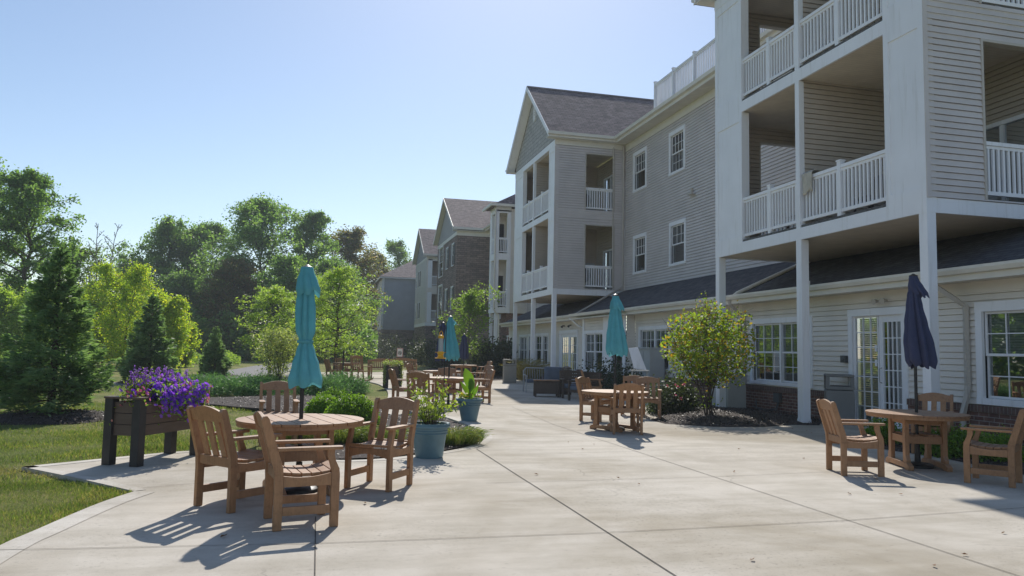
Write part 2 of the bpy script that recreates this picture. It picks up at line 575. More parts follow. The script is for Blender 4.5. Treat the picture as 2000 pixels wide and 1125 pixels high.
M['bark'] = simple("tree_bark", (0.085, 0.065, 0.05), 0.9, 0.35, 14, bump=0.8, stretch=(1, 1, 0.3))
M['bark_grey'] = simple("grey_bark", (0.17, 0.15, 0.13), 0.9, 0.3, 14, bump=0.6, stretch=(1, 1, 0.3))
M['sign_white'] = simple("sign_white", (0.75, 0.74, 0.72), 0.5, 0.04, 5)
M['sign_red'] = simple("sign_red", (0.42, 0.03, 0.03), 0.5, 0.04, 5)
M['dead_leaf'] = leaf_mat("dead_leaf", [(0.16, 0.075, 0.04), (0.22, 0.11, 0.05), (0.09, 0.05, 0.03)], 0.2)
# foliage
M['lf_forest'] = leaf_mat("forest_leaf", [(0.115, 0.20, 0.078), (0.155, 0.25, 0.09), (0.20, 0.29, 0.105), (0.10, 0.175, 0.08)], 0.58, tcol=(2.0, 2.1, 0.9))
M['lf_forest_light'] = leaf_mat("light_forest_leaf", [(0.11, 0.18, 0.07), (0.14, 0.21, 0.075), (0.13, 0.20, 0.085)], 0.58, tcol=(1.9, 2.0, 0.9))
M['lf_forest_autumn'] = leaf_mat("turning_leaf", [(0.13, 0.155, 0.07), (0.17, 0.155, 0.08), (0.19, 0.14, 0.09), (0.10, 0.15, 0.065)], 0.55, tcol=(2.0, 1.9, 0.9))
M['lf_yellow'] = leaf_mat("yellow_green_leaf", [(0.25, 0.36, 0.055), (0.34, 0.42, 0.065), (0.18, 0.30, 0.055), (0.42, 0.41, 0.08)], 0.62, tcol=(2.1, 2.1, 0.6))
M['lf_locust'] = leaf_mat("locust_leaf", [(0.23, 0.33, 0.09), (0.28, 0.37, 0.105), (0.17, 0.27, 0.08), (0.33, 0.39, 0.125)], 0.60, tcol=(1.8, 1.9, 0.7))
M['lf_birch'] = leaf_mat("birch_leaf", [(0.14, 0.22, 0.07), (0.18, 0.26, 0.085), (0.11, 0.18, 0.06)], 0.6, tcol=(2.2, 2.2, 0.8))
M['lf_spruce'] = leaf_mat("spruce_needle", [(0.145, 0.225, 0.13), (0.185, 0.27, 0.15), (0.12, 0.19, 0.115), (0.235, 0.31, 0.175)], 0.48, tcol=(1.6, 1.8, 0.8))
M['lf_juniper'] = leaf_mat("juniper_needle", [(0.15, 0.27, 0.115), (0.20, 0.32, 0.14), (0.11, 0.22, 0.095)], 0.32, tcol=(1.2, 1.4, 0.8))
M['lf_box'] = leaf_mat("boxwood_leaf", [(0.16, 0.27, 0.05), (0.20, 0.31, 0.055), (0.12, 0.22, 0.045)], 0.5)
M['lf_bush'] = leaf_mat("rose_mallow_leaf", [(0.15, 0.235, 0.055), (0.20, 0.285, 0.06), (0.12, 0.19, 0.05), (0.25, 0.30, 0.065), (0.20, 0.27, 0.06), (0.32, 0.19, 0.055)], 0.58, 0.25, 0.5, tcol=(2.0, 2.0, 0.5))
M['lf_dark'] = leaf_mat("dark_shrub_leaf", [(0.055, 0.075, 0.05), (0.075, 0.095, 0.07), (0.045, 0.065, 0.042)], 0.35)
M['lf_pale'] = leaf_mat("variegated_leaf", [(0.36, 0.40, 0.20), (0.48, 0.49, 0.30), (0.26, 0.32, 0.14)], 0.45)
M['lf_pot'] = leaf_mat("pale_green_leaf", [(0.22, 0.29, 0.07), (0.30, 0.35, 0.09), (0.15, 0.22, 0.05)], 0.5)
M['lf_canna'] = leaf_mat("broad_green_leaf", [(0.13, 0.24, 0.035), (0.17, 0.29, 0.045)], 0.55)
M['grass'] = leaf_mat("grass_blade", [(0.13, 0.19, 0.07), (0.175, 0.22, 0.09), (0.115, 0.16, 0.06), (0.29, 0.27, 0.16)], 0.45)
M['grass_dry'] = leaf_mat("dry_grass_blade", [(0.28, 0.23, 0.13), (0.36, 0.31, 0.18)], 0.35)
M['fl_purple'] = leaf_mat("purple_petal", [(0.24, 0.085, 0.72), (0.34, 0.12, 0.78), (0.44, 0.20, 0.80), (0.19, 0.06, 0.64)], 0.5, tcol=(1.5, 1.2, 1.4))
M['fl_pink'] = leaf_mat("pink_petal", [(0.60, 0.10, 0.28), (0.70, 0.22, 0.30), (0.55, 0.08, 0.35), (0.75, 0.35, 0.30)], 0.5, tcol=(1.2, 1.1, 1.1))
M['fl_violet'] = leaf_mat("violet_spike_petal", [(0.24, 0.11, 0.48), (0.32, 0.16, 0.55), (0.20, 0.09, 0.40)], 0.5, tcol=(1.4, 1.2, 1.4))
M['fl_yellow'] = leaf_mat("yellow_petal", [(0.75, 0.50, 0.03), (0.8, 0.6, 0.05)], 0.35, tcol=(1.1, 1.1, 0.6))
# ================================================================== SETTING: ground
def lawn_material():
    n = NT("lawn")
    p = n.wpos()
    a = n.noise(p, 0.35, 5, 0.6, 0.4)
    b = n.noise(p, 3.0, 5, 0.7)
    c = n.noise(p, 45, 4, 0.8)
    col = n.ramp(a, [(0.30, (0.125, 0.165, 0.055)), (0.46, (0.175, 0.205, 0.08)), (0.60, (0.27, 0.255, 0.125)), (0.75, (0.21, 0.225, 0.09))])
    col = n.mix(col, n.ramp(b, [(0.3, (0.75, 0.8, 0.7)), (0.7, (1.2, 1.15, 1.1))]), 1.0, 'MULTIPLY')
    col = n.mix(col, n.ramp(c, [(0.3, (0.6, 0.62, 0.55)), (0.7, (1.35, 1.3, 1.2))]), 1.0, 'MULTIPLY')
    n.base(col)
    n.set(Roughness=1.0, Specular_IOR_Level=0.1)
    n.bump(c, 1.0, 0.03)
    return n.m
M['lawn'] = lawn_material()
M['concrete'] = concrete_mat("patio_concrete", (0.525, 0.483, 0.42))
M['concrete_edge'] = concrete_mat("border_concrete", (0.58, 0.545, 0.49))
M['joint'] = simple("dark_joint", (0.10, 0.088, 0.075), 0.95, 0.4, 20)  # dark tone of the joint strips laid on the slab
M['asphalt'] = simple("drive_asphalt", (0.19, 0.185, 0.19), 0.9, 0.12, 3, bump=0.3)
M['mulch'] = simple("mulch_ground", (0.045, 0.034, 0.030), 0.95, 0.5, 18, bump=1.0)
M['mulch_chip'] = leaf_mat("mulch_chip", [(0.05, 0.038, 0.033), (0.085, 0.066, 0.058), (0.035, 0.028, 0.026), (0.12, 0.10, 0.09)], 0.0)

def smooth_poly(pts, closed=False, it=2):
    pts = [Vector((p[0], p[1], 0)) for p in pts]
    for _ in range(it):
        q = []
        n = len(pts)
        for i in range(n - 1):
            q += [pts[i] * 0.75 + pts[i + 1] * 0.25, pts[i] * 0.25 + pts[i + 1] * 0.75]
        pts = [pts[0]] + q + [pts[-1]]
    return pts
def slab(name, poly, z0, z1, mat, parent=None):
    m = MB()
    pts = [Vector((p[0], p[1], z1)) for p in poly]
    tri = tessellate_polygon([pts])
    m.add(pts, [tuple(t) for t in tri])
    n = len(pts)
    low = [Vector((p.x, p.y, z0)) for p in pts]
    m.add(pts + low, [(i, (i + 1) % n, n + (i + 1) % n, n + i) for i in range(n)])
    return m.build(name, mat, parent)

g = MB()
g.quad((-420, -90, -0.045), (420, -90, -0.045), (420, 640, -0.045), (-420, 640, -0.045))
tag(g.build("lawn", M['lawn']), kind='structure')

# outer edge of the concrete, from the near left corner round the planting bed to the far walk
edge_a = smooth_poly([G(-150, 1150), G(0, 1064), G(60, 1040), G(130, 1009), G(200, 980), G(262, 960)])
notch = [G(150, 934), G(42, 912)]
edge_b = smooth_poly([G(42, 912), G(200, 896), G(385, 878), G(480, 883), G(560, 892), G(658, 900), G(740, 897), G(802, 890), G(870, 882), G(920, 872), G(944, 859), G(943, 846), G(922, 833), G(895, 823), G(860, 811), G(800, 807), G(765, 812), G(750, 803), G(752, 787), G(760, 771), G(753, 757), G(735, 748), G(700, 743), G(650, 740), G(600, 738), G(540, 735)])
far = [G(545, 728), G(640, 727), G(730, 727), G(800, 723), Vector((7.4, 43, 0)), Vector((11.7, 46, 0)), Vector((11.7, -6, 0)), Vector((-6, -6, 0)), Vector((-3.8, 2.5, 0))]
patio_poly = edge_a + notch + edge_b[1:] + far
tag(slab("patio", patio_poly, -0.12, 0.0, M['concrete']), kind='structure')

def ribbon(pts, w, z, m=None, off=0.0):
    """strip of width w laid along a polyline, starting off to its left"""
    m = m or MB()
    L = []
    for i, p in enumerate(pts):
        d = (pts[min(i + 1, len(pts) - 1)] - pts[max(0, i - 1)]).normalized()
        nrm = Vector((-d.y, d.x, 0))
        L.append((Vector((p.x, p.y, z)) + nrm * off, Vector((p.x, p.y, z)) + nrm * (off + w)))
    for (a, b), (c, d) in zip(L[:-1], L[1:]):
        m.quad(a, c, d, b)
    return m
# pale trowelled border along the edge of the slab
bd = ribbon(edge_a, -0.22, 0.004)
ribbon([edge_a[-1]] + notch, -0.13, 0.004, bd)
ribbon(edge_b, -0.16, 0.004, bd)
tag(bd.build("patio_border", M['concrete_edge']), kind='structure')
# saw-cut joints
jt = MB()
def joint(a, b, w=0.012):
    w *= .75
    a, b = G(*a), G(*b)
    k = max(2, int((b - a).length / 0.8))
    rr = random.Random(int(a.x * 1000))
    ribbon([a.lerp(b, i / k) + Vector((rr.uniform(-.004, .004), rr.uniform(-.004, .004), 0)) for i in range(k + 1)], w, 0.006, jt, -w / 2)
J1 = ((905, 861), (1318, 1125))
joint((930, 877), (1345, 1142), 0.014)
joint((1080, 829), (2030, 1139), 0.012)
joint((617, 1010), (615, 1150), 0.012)
joint((-40, 1076), (617, 1062), 0.010)
joint((617, 1062), (1190, 1041), 0.010)
joint((1190, 1041), (1640, 1018), 0.010)
joint((1640, 1018), (2100, 985), 0.010)
joint((950, 944), (1395, 932), 0.009)
joint((1395, 932), (1625, 922), 0.009)
joint((275, 954), (390, 944), 0.009)
joint((1090, 886), (1550, 872), 0.008)
joint((975, 818), (1180, 806), 0.008)
joint((1000, 795), (1080, 829), 0.010)
tag(jt.build("patio_joints", M['joint']), kind='structure')

# asphalt drive behind the lawn
drive = [G(-60, 772), G(120, 752), G(240, 744), G(370, 735), G(440, 723), G(500, 713), G(560, 706), G(630, 701), G(640, 703), G(590, 716), G(560, 728), G(450, 738), G(380, 744), G(250, 752), G(130, 762), G(-60, 784)]
tag(slab("driveway", drive, -0.2, -0.035, M['asphalt']), kind='structure')

rng = np.random.default_rng(7)
def in_poly(poly, x, y):
    px = np.array([p[0] for p in poly]); py = np.array([p[1] for p in poly])
    inside = np.zeros(len(x), bool)
    j = len(px) - 1
    for i in range(len(px)):
        c = ((py[i] > y) != (py[j] > y)) & (x < (px[j] - px[i]) * (y - py[i]) / (py[j] - py[i] + 1e-12) + px[i])
        inside ^= c
        j = i
    return inside
def scatter(poly, n, rg=rng):
    xs = [p[0] for p in poly]; ys = [p[1] for p in poly]
    x = rg.uniform(min(xs), max(xs), n); y = rg.uniform(min(ys), max(ys), n)
    k = in_poly(poly, x, y)
    return x[k], y[k]

# ---- mulch beds: a low mound each, loose chips on top
chips_v, chips_f = [], []
def mulch_bed(poly, height, n_chips, chip=0.035, z0=0.006, name="mulch_bed"):
    xs = [p[0] for p in poly]; ys = [p[1] for p in poly]
    m = MB()
    pts = [Vector((p[0], p[1], z0)) for p in poly]
    c = sum(pts, Vector()) / len(pts)
    n = len(pts)
    rings = [1.0, 0.93, 0.8, 0.55, 0.25]
    vs_, fs = [], []
    for k, r_ in enumerate(rings):
        for p in pts:
            q = c + (p - c) * r_
            h = height * (1 - r_ ** 3) + (0.02 * math.sin(q.x * 9) * math.cos(q.y * 7) if k > 0 else 0)
            vs_.append((q.x, q.y, z0 + max(0, h)))
    vs_.append((c.x, c.y, z0 + height))
    for k in range(len(rings) - 1):
        for i in range(n):
            fs.append((k * n + i, k * n + (i + 1) % n, (k + 1) * n + (i + 1) % n, (k + 1) * n + i))
    for i in range(n):
        fs.append(((len(rings) - 1) * n + i, (len(rings) - 1) * n + (i + 1) % n, len(vs_) - 1))
    m.add(vs_, fs)
    tag(m.build(name, M['mulch'], smooth=True), kind='structure')
    x, y = scatter(poly, n_chips)
    # height by rough radial measure
    ang = np.arctan2(y - c.y, x - c.x)
    pa = np.array([math.atan2(p.y - c.y, p.x - c.x) for p in pts]); pr = np.array([(p - c).length for p in pts])
    o = np.argsort(pa)
    R_ = np.interp(ang, pa[o], pr[o], period=2 * PI)
    rr = np.clip(np.hypot(x - c.x, y - c.y) / R_, 0, 1)
    z = z0 + height * (1 - rr ** 3) + rng.uniform(0.0, 0.025, len(x))
    leaf_arrays(np.stack([x, y, z], 1), chip * rng.uniform(0.5, 1.4, len(x)), 0.45, chips_v, chips_f, flat=0.6)

def leaf_arrays(P, L, aspect, out_v, out_f, flat=0.0, dirs=None, fold=0.0, rg=rng, jitter=0.5):
    """rhombic leaves at P (n,3), length L; flat 0..1 pulls normals up; dirs gives leaf axes"""
    n = len(P)
    if n == 0: return
    L = np.broadcast_to(np.asarray(L, float), (n,))
    if dirs is None:
        a = rg.normal(size=(n, 3))
        a[:, 2] *= (1 - flat)
    else:
        a = np.asarray(dirs, float) + rg.normal(size=(n, 3)) * jitter * 0.5
    a /= np.linalg.norm(a, axis=1, keepdims=True) + 1e-9
    r_ = rg.normal(size=(n, 3))
    if flat: r_[:, 2] += 3 * flat * 0   # normals handled through b
    b = np.cross(a, r_)
    if flat:
        up = np.array([0, 0, 1.0]) + rg.normal(size=(n, 3)) * (1 - flat)
        b = np.cross(up, a)
    b /= np.linalg.norm(b, axis=1, keepdims=True) + 1e-9
    h = (L / 2)[:, None]
    w = (L * aspect / 2)[:, None]
    v = np.stack([P - a * h, P + b * w - a * h * 0.1, P + a * h, P - b * w - a * h * 0.1], 1)
    off = sum(len(q) for q in out_v)
    out_v.append(v.reshape(-1, 3))
    out_f.append(np.arange(n * 4).reshape(n, 4) + off)
def leaf_obj(name, mat, out_v, out_f, parent=None):
    return mesh_np(name, np.concatenate(out_v), quads=np.concatenate(out_f), mat=mat, parent=parent)

bed_left = [G(x, y) for x, y in ((640, 893), (658, 897), (740, 894), (802, 887), (870, 879), (918, 870), (938, 858), (936, 848), (918, 836), (893, 826), (860, 815), (800, 810), (757, 812), (745, 800), (690, 775), (560, 772), (405, 777), (400, 790), (500, 801), (595, 815), (622, 850))]
mulch_bed(bed_left, 0.05, 9000, 0.04)
bed_bush = [G(1316, 803), G(1304, 812), G(1268, 820), G(1300, 828), G(1400, 834), G(1490, 834), G(1545, 830), G(1600, 831), Vector((11.3, 15.3, 0)), Vector((11.72, 15.3, 0)), Vector((11.72, 19, 0)), Vector((11.72, 24.5, 0)), G(1290, 778), G(1312, 790)]
mulch_bed(bed_bush, 0.09, 12000, 0.045)
bed_right = [G(1722, 877), G(1740, 880), G(1836, 894), G(1879, 903), G(2000, 928), G(2140, 960), Vector((11.72, 5.5, 0)), Vector((11.72, 9, 0)), Vector((11.72, 12.9, 0)), Vector((10.8, 12.7, 0))]
mulch_bed(bed_right, 0.05, 7000, 0.045)
bed_bay = [Vector((10.6, 24.8, 0)), Vector((10.2, 27, 0)), Vector((10.3, 30.5, 0)), Vector((11.0, 32, 0)), Vector((11.72, 32, 0)), Vector((11.72, 24.8, 0))]
mulch_bed(bed_bay, 0.05, 1500, 0.06)
bed_far = [Vector((8.6, 36.5, 0)), Vector((9.6, 37.5, 0)), Vector((11.7, 37.0, 0)), Vector((11.7, 58, 0)), Vector((8.5, 58, 0)), Vector((6.6, 47, 0)), Vector((7.4, 40, 0))]
mulch_bed(bed_far, 0.05, 800, 0.08)
def ring_bed(c, r_, h=0.12, n=900):
    mulch_bed([Vector((c.x + r_ * math.cos(t) * (1 + 0.12 * math.sin(3 * t)), c.y + r_ * math.sin(t) * (1 + 0.1 * math.cos(2 * t)), 0)) for t in [2 * PI * i / 20 for i in range(20)]], h, n, 0.05, -0.04)
ring_bed(G(98, 815), 1.25, 0.16, 2500)
ring_bed(G(290, 746), 1.2)
ring_bed(G(418, 733), 1.1)
tag(leaf_obj("mulch_chips", M['mulch_chip'], chips_v, chips_f), kind='stuff')

# ================================================================== BUILDINGS
class Ax:
    """upright plane: axis 'x' means x = c (u runs along y); sg is the outward direction"""
    def __init__(s, ax, c, sg): s.ax, s.c, s.sg = ax, c, sg
    def P(s, u, z, off=0.0):
        return (s.c + s.sg * off, u, z) if s.ax == 'x' else (u, s.c + s.sg * off, z)
    def box(s, m, u0, u1, z0, z1, o0, o1):
        a, b = s.P(u0, z0, o0), s.P(u1, z1, o1)
        m.box(min(a[0], b[0]), max(a[0], b[0]), min(a[1], b[1]), max(a[1], b[1]), min(a[2], b[2]), max(a[2], b[2]))
def siding(m, A, u0, u1, z0, z1, holes=(), e=0.118, d=0.024):
    z = z0
    while z < z1 - 1e-4:
        zt = min(z + e, z1)
        cuts = sorted({z, zt} | {h for H in holes for h in (H[2], H[3]) if z < h < zt})
        for a, b in zip(cuts[:-1], cuts[1:]):
            mid = (a + b) / 2
            blocks = sorted((H[0], H[1]) for H in holes if H[2] <= mid <= H[3])
            u = u0
            segs = []
            for p, q in blocks:
                if p > u: segs.append((u, min(p, u1)))
                u = max(u, q)
            if u < u1: segs.append((u, u1))
            oa, ob = d * (1 - (a - z) / e) + .002, d * (1 - (b - z) / e) + .002
            for p, q in segs:
                if q - p < 1e-4: continue
                if d and a == z:               # open slot under each board's lip
                    gq_ = min(.10 * e, b - a)
                    m.quad(A.P(p, a, -.022), A.P(q, a, -.022), A.P(q, a + gq_, -.022), A.P(p, a + gq_, -.022))
                    m.quad(A.P(p, a, -.022), A.P(q, a, -.022), A.P(q, a, .004), A.P(p, a, .004))
                    oc = d * (1 - (a + gq_ - z) / e) + .002
                    m.quad(A.P(p, a + gq_, -.022), A.P(q, a + gq_, -.022), A.P(q, a + gq_, oc), A.P(p, a + gq_, oc))
                    m.quad(A.P(p, a + gq_, oc), A.P(q, a + gq_, oc), A.P(q, b, ob), A.P(p, b, ob))
                else:
                    m.quad(A.P(p, a, oa), A.P(q, a, oa), A.P(q, b, ob), A.P(p, b, ob))
        z = zt
def plain(m, A, u0, u1, z0, z1, holes=(), off=0.0):
    siding(m, A, u0, u1, z0, z1, holes, e=(z1 - z0) + 1, d=0.0)
def railing(name, A, u0, u1, z0, parent, off=0.0, posts=(), h=1.07, pitch=0.115, bal=0.04):
    """white railing standing on z0: rails, balusters and end posts"""
    m = MB()
    A.box(m, u0, u1, z0 + h - 0.05, z0 + h + 0.02, off - 0.05, off + 0.05)
    A.box(m, u0, u1, z0 + h - 0.11, z0 + h - 0.053, off - 0.022, off + 0.022)
    A.box(m, u0, u1, z0 + 0.09, z0 + 0.16, off - 0.03, off + 0.03)
    o = m.build(name, M['white'], parent)
    b = MB()
    n = max(1, int(round((u1 - u0) / pitch)))
    for i in range(1, n):
        u = u0 + (u1 - u0) * i / n
        if any(abs(u - p) < 0.08 for p in posts): continue
        A.box(b, u - bal / 2, u + bal / 2, z0 + 0.15, z0 + h - 0.105, off - bal / 2, off + bal / 2)
    b.build("balusters", M['white'], o)
    for p in posts:
        q = MB()
        A.box(q, p - 0.055, p + 0.055, z0 - 0.02, z0 + h + 0.10, off - 0.056, off + 0.056)
        A.box(q, p - 0.07, p + 0.07, z0 + h + 0.10, z0 + h + 0.13, off - 0.07, off + 0.07)
        q.build("rail_post", M['white'], o)
    return o
def window(A, u0, u1, z0, z1, parent, sashes=1, cols=3, rows=2, both=True, trim=0.10, blind=None, glass='glass', name="window", reveal=0.10, sill=True):
    """double hung window set in an opening: casing, sashes, bars, glass, blind, dark room behind"""
    m = MB()
    t = trim
    A.box(m, u0 - t, u1 + t, z1, z1 + t * 1.25, -0.02, 0.045)
    A.box(m, u0 - t, u0, z0, z1, -0.02, 0.04)
    A.box(m, u1, u1 + t, z0, z1, -0.02, 0.04)
    A.box(m, u0 - t, u1 + t, z0 - t * 0.8, z0, -0.02, 0.055 if sill else 0.04)
    fr = m.build(name, M['white'], parent)
    w = (u1 - u0) / sashes
    f = MB()
    for i in range(sashes):
        a, b = u0 + i * w, u0 + (i + 1) * w
        zm = (z0 + z1) / 2
        for k, (za, zb, oo) in enumerate(((zm - 0.02, z1, -0.035), (z0, zm + 0.02, -0.065))):
            s = 0.045
            A.box(f, a, a + s, za, zb, oo - 0.03, oo)
            A.box(f, b - s, b, za, zb, oo - 0.03, oo)
            A.box(f, a + s, b - s, za, za + s, oo - 0.03, oo)
            A.box(f, a + s, b - s, zb - s, zb, oo - 0.03, oo)
            if both or k == 0:
                for c in range(1, cols):
                    x = a + s + (b - a - 2 * s) * c / cols
                    A.box(f, x - 0.009, x + 0.009, za + s, zb - s, oo - 0.028, oo - 0.004)
                for r_ in range(1, rows):
                    z = za + s + (zb - za - 2 * s) * r_ / rows
                    A.box(f, a + s, b - s, z - 0.009, z + 0.009, oo - 0.027, oo - 0.005)
        if i:
            A.box(f, a - 0.035, a + 0.035, z0, z1, -0.10, 0.0)
    f.build("sash", M['white'], fr)
    gq = MB()
    gq.quad(A.P(u0, z0, -0.075), A.P(u1, z0, -0.075), A.P(u1, z1, -0.075), A.P(u0, z1, -0.075))
    gq.build("glass", M[glass], fr)
    if blind:
        bl = MB()
        z = z1 - 0.03
        zb = z1 - (z1 - z0) * blind
        while z > zb:
            bl.quad(A.P(u0 + .03, z, -0.125), A.P(u1 - .03, z, -0.125), A.P(u1 - .03, z - 0.042, -0.145), A.P(u0 + .03, z - 0.042, -0.145))
            z -= 0.048
        bl.build("blind", M['blind'], fr)
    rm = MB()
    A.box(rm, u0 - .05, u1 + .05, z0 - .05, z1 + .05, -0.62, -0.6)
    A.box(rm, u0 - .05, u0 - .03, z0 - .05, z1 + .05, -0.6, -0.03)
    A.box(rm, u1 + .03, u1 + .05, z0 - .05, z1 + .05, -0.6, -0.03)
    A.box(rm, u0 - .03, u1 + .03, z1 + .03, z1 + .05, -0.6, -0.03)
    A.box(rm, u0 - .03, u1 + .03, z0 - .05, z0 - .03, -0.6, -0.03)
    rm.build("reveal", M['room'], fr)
    return fr
def part(name, mat, parent, fn, **kw):
    m = MB()
    fn(m)
    return m.build(name, mat, parent, **kw)

F1B, F1T, O1T = 4.10, 4.37, 7.44          # lower balcony: fascia, deck, head of opening
F2B, F2T, O2T = 7.77, 8.05, 11.05         # upper balcony
EAVE, RIDGE_UP = 11.45, 3.45
XC = 14.0                                  # wall of the main block
def gable_wing(root, XF, Y0, Y1, pil_near, pil_far, ymid, side_off, side_w, rail_posts, posts=True, near_wall='siding', roof_back=20.0):
    """three-storey balcony wing: front faces -x, near side faces -y"""
    AF, AN, AL = Ax('x', XF, -1), Ax('y', Y0, -1), Ax('y', Y1, 1)
    # floors / fascia
    for zb, zt in ((F1B, F1T), (F2B, F2T)):
        m = MB()
        m.box(XF, XF + 0.05, Y0 + .05, Y1 - .05, zb, zt)
        m.box(XF, XC, Y0, Y0 + 0.05, zb, zt)
        m.box(XF, XC, Y1 - 0.05, Y1, zb, zt)
        m.build("fascia_board", M['white'], root)
        m = MB()
        m.box(XF + .05, XC, Y0 + .05, Y1 - .05, zb + .03, zb + .06)
        m.build("soffit", M['soffit'], root)
        m = MB()
        m.box(XF + .03, XC, Y0 + .03, Y1 - .03, zt, zt + 0.06)
        m.build("deck", M['deck_edge'], root)
    m = MB()
    m.box(XF + .05, XC, Y0 + .05, Y1 - .05, O2T + .04, O2T + .07)
    m.build("ceiling", M['soffit'], root)
    # front beam under the gable
    m = MB()
    m.box(XF - .01, XF + .20, Y0, Y1, O2T, O2T + .28)
    m.build("gable_beam", M['white'], root)
    # pilasters with raised frames
    for a, b in ((Y0, pil_near), (pil_far, Y1)):
        for zb, zt in ((F1T, F2B), (F2T, O2T)):
            m = MB()
            m.box(XF + .022, XF + .22, a + .002, b, zb, zt)
            m.box(XF, XF + .022, a, a + .13, zb, zt)
            m.box(XF, XF + .022, b - .13, b, zb, zt)
            m.box(XF, XF + .022, a + .13, b - .13, zb, zb + .20)
            m.box(XF, XF + .022, a + .13, b - .13, zt - .22, zt)
            m.build("pilaster", M['white'], root)
    # middle posts and dividing wall
    for zb, zt in ((F1T, F2B), (F2T, O2T)):
        m = MB()
        m.box(XF, XF + .13, ymid - .075, ymid + .075, zb, zt)
        m.build("middle_post", M['white'], root)
    for zb, zt in ((F1T + .06, F2B + .03), (F2T + .06, O2T + .04)):
        m = MB()
        siding(m, Ax('y', ymid - .06, -1), XF + .13, XC - .1, zb, zt)
        siding(m, Ax('y', ymid + .06, 1), XF + .13, XC - .1, zb, zt)
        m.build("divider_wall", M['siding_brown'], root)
    # side walls with the side openings
    xo0, xo1 = XF + side_off, XF + side_off + side_w
    holes = [(xo0, xo1, F1T + .04, O1T), (xo0, xo1, F2T + .07, O2T - .22)]
    m = MB()
    siding(m, AN, XF + .06, XC, F1T, F2B + .02, holes)
    siding(m, AN, XF + .06, XC, F2B + .02, O2T + .05, holes)
    m.build("side_wall", M['siding'], root)
    m = MB()
    siding(m, AL, XF + .06, XC, F1T, O2T + .05, holes)
    m.build("side_wall", M['siding'], root)
    for A in (Ax('y', Y0 + .14, 1), Ax('y', Y1 - .14, -1)):
        for za, zb in ((F1T + .06, F2B + .03), (F2T + .06, O2T + .04)):
            m = MB()
            siding(m, A, XF + .2, XC - .1, za, zb, holes)
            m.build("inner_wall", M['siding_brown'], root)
    for A in (AN, AL):
        for h in holes:
            m = MB()
            A.box(m, h[0], h[0] + .05, h[2], h[3], -.15, .03)
            A.box(m, h[1] - .05, h[1], h[2], h[3], -.15, .03)
            A.box(m, h[0] + .05, h[1] - .05, h[3] - .05, h[3], -.15, .03)
            m.build("opening_trim", M['tan_pipe'], root)
    m = MB()                                    # corner boards
    m.box(XF + .001, XF + .09, Y0 - .022, Y0 - .001, F1T, O2T)
    m.build("corner_board", M['siding'], root)
    # back wall with patio doors
    m = MB()
    bw = Ax('x', XC - .1, -1)
    dh = []
    for a, b in ((Y0 + .5, ymid - .7), (ymid + .7, Y1 - .5)):
        for zf in (F1T + .06, F2T + .06):
            dh.append((a + .2, a + 1.9, zf, zf + 2.1))
    siding(m, bw, Y0 + .14, Y1 - .14, F1T, O2T, dh)
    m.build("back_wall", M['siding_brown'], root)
    for h in dh:
        m = MB()
        bw.box(m, h[0], h[0] + .09, h[2], h[3], -.05, .05)
        bw.box(m, h[1] - .09, h[1], h[2], h[3], -.05, .05)
        bw.box(m, (h[0] + h[1]) / 2 - .05, (h[0] + h[1]) / 2 + .05, h[2], h[3] - .09, -.05, .03)
        bw.box(m, h[0] + .09, h[1] - .09, h[3] - .09, h[3], -.05, .05)
        o = m.build("patio_door", M['white'], root)
        m = MB()
        m.quad(bw.P(h[0], h[2], -.01), bw.P(h[1], h[2], -.01), bw.P(h[1], h[3], -.01), bw.P(h[0], h[3], -.01))
        m.build("glass", M['glass'], o)
        m = MB()
        m.quad(bw.P(h[0], h[2], -.15), bw.P(h[1], h[2], -.15), bw.P(h[1], h[3], -.15), bw.P(h[0], h[3], -.15))
        m.build("curtain", M['blind'], o)
    # railings
    for k, (zf, zt) in enumerate(((F1T + .05, O1T), (F2T + .05, O2T))):
        railing("balcony_railing", AF, pil_near, ymid - .08, zf, root, -.09, (rail_posts[0],))
        railing("balcony_railing", AF, ymid + .08, pil_far, zf, root, -.09, (rail_posts[1],))
        railing("side_railing", AN, xo0 + .05, xo1 - .05, zf, root, -.06)
        railing("side_railing", AL, xo0 + .05, xo1 - .05, zf, root, -.06)
    # gable
    ym = (Y0 + Y1) / 2
    half = (Y1 - Y0) / 2 + 0.38
    ov = 0.42
    zr = EAVE + RIDGE_UP
    sl = RIDGE_UP / half
    m = MB()
    m.add([(XF + .02, Y0, O2T + .28), (XF + .02, Y1, O2T + .28), (XF + .02, Y1, EAVE + .38 * sl - .1), (XF + .02, ym, zr - .12), (XF + .02, Y0, EAVE + .38 * sl - .1)], [(0, 1, 2, 3, 4)])
    m.build("gable_wall", M['shake'], root)
    m = MB()
    N = 24
    ring = []
    for k in range(N):
        t = 2 * PI * k / N
        for rr in (1.0, 0.78):
            ring.append((0.19 * rr * math.cos(t), 0.42 * rr * math.sin(t)))
    vs_ = [(XF - .03, ym - .05 + a, zr - 1.25 + b) for a, b in ring] + [(XF + .02, ym - .05 + a, zr - 1.25 + b) for a, b in ring]
    fs = []
    for k in range(N):
        a, b = 2 * k, (2 * k + 2) % (2 * N)
        fs += [(a, b, b + 1, a + 1), (a, 2 * N + a, 2 * N + b, b), (a + 1, b + 1, 2 * N + b + 1, 2 * N + a + 1)]
    m.add(vs_, fs)
    for k in range(5):
        z = zr - 1.25 + (-0.24 + 0.12 * k)
        m.box(XF - .01, XF + .018, ym - .05 - .13, ym - .05 + .13, z - .03, z + .03)
    m.build("gable_vent", M['white'], root)
    t = 0.16
    m = MB()                                   # two roof planes with thickness
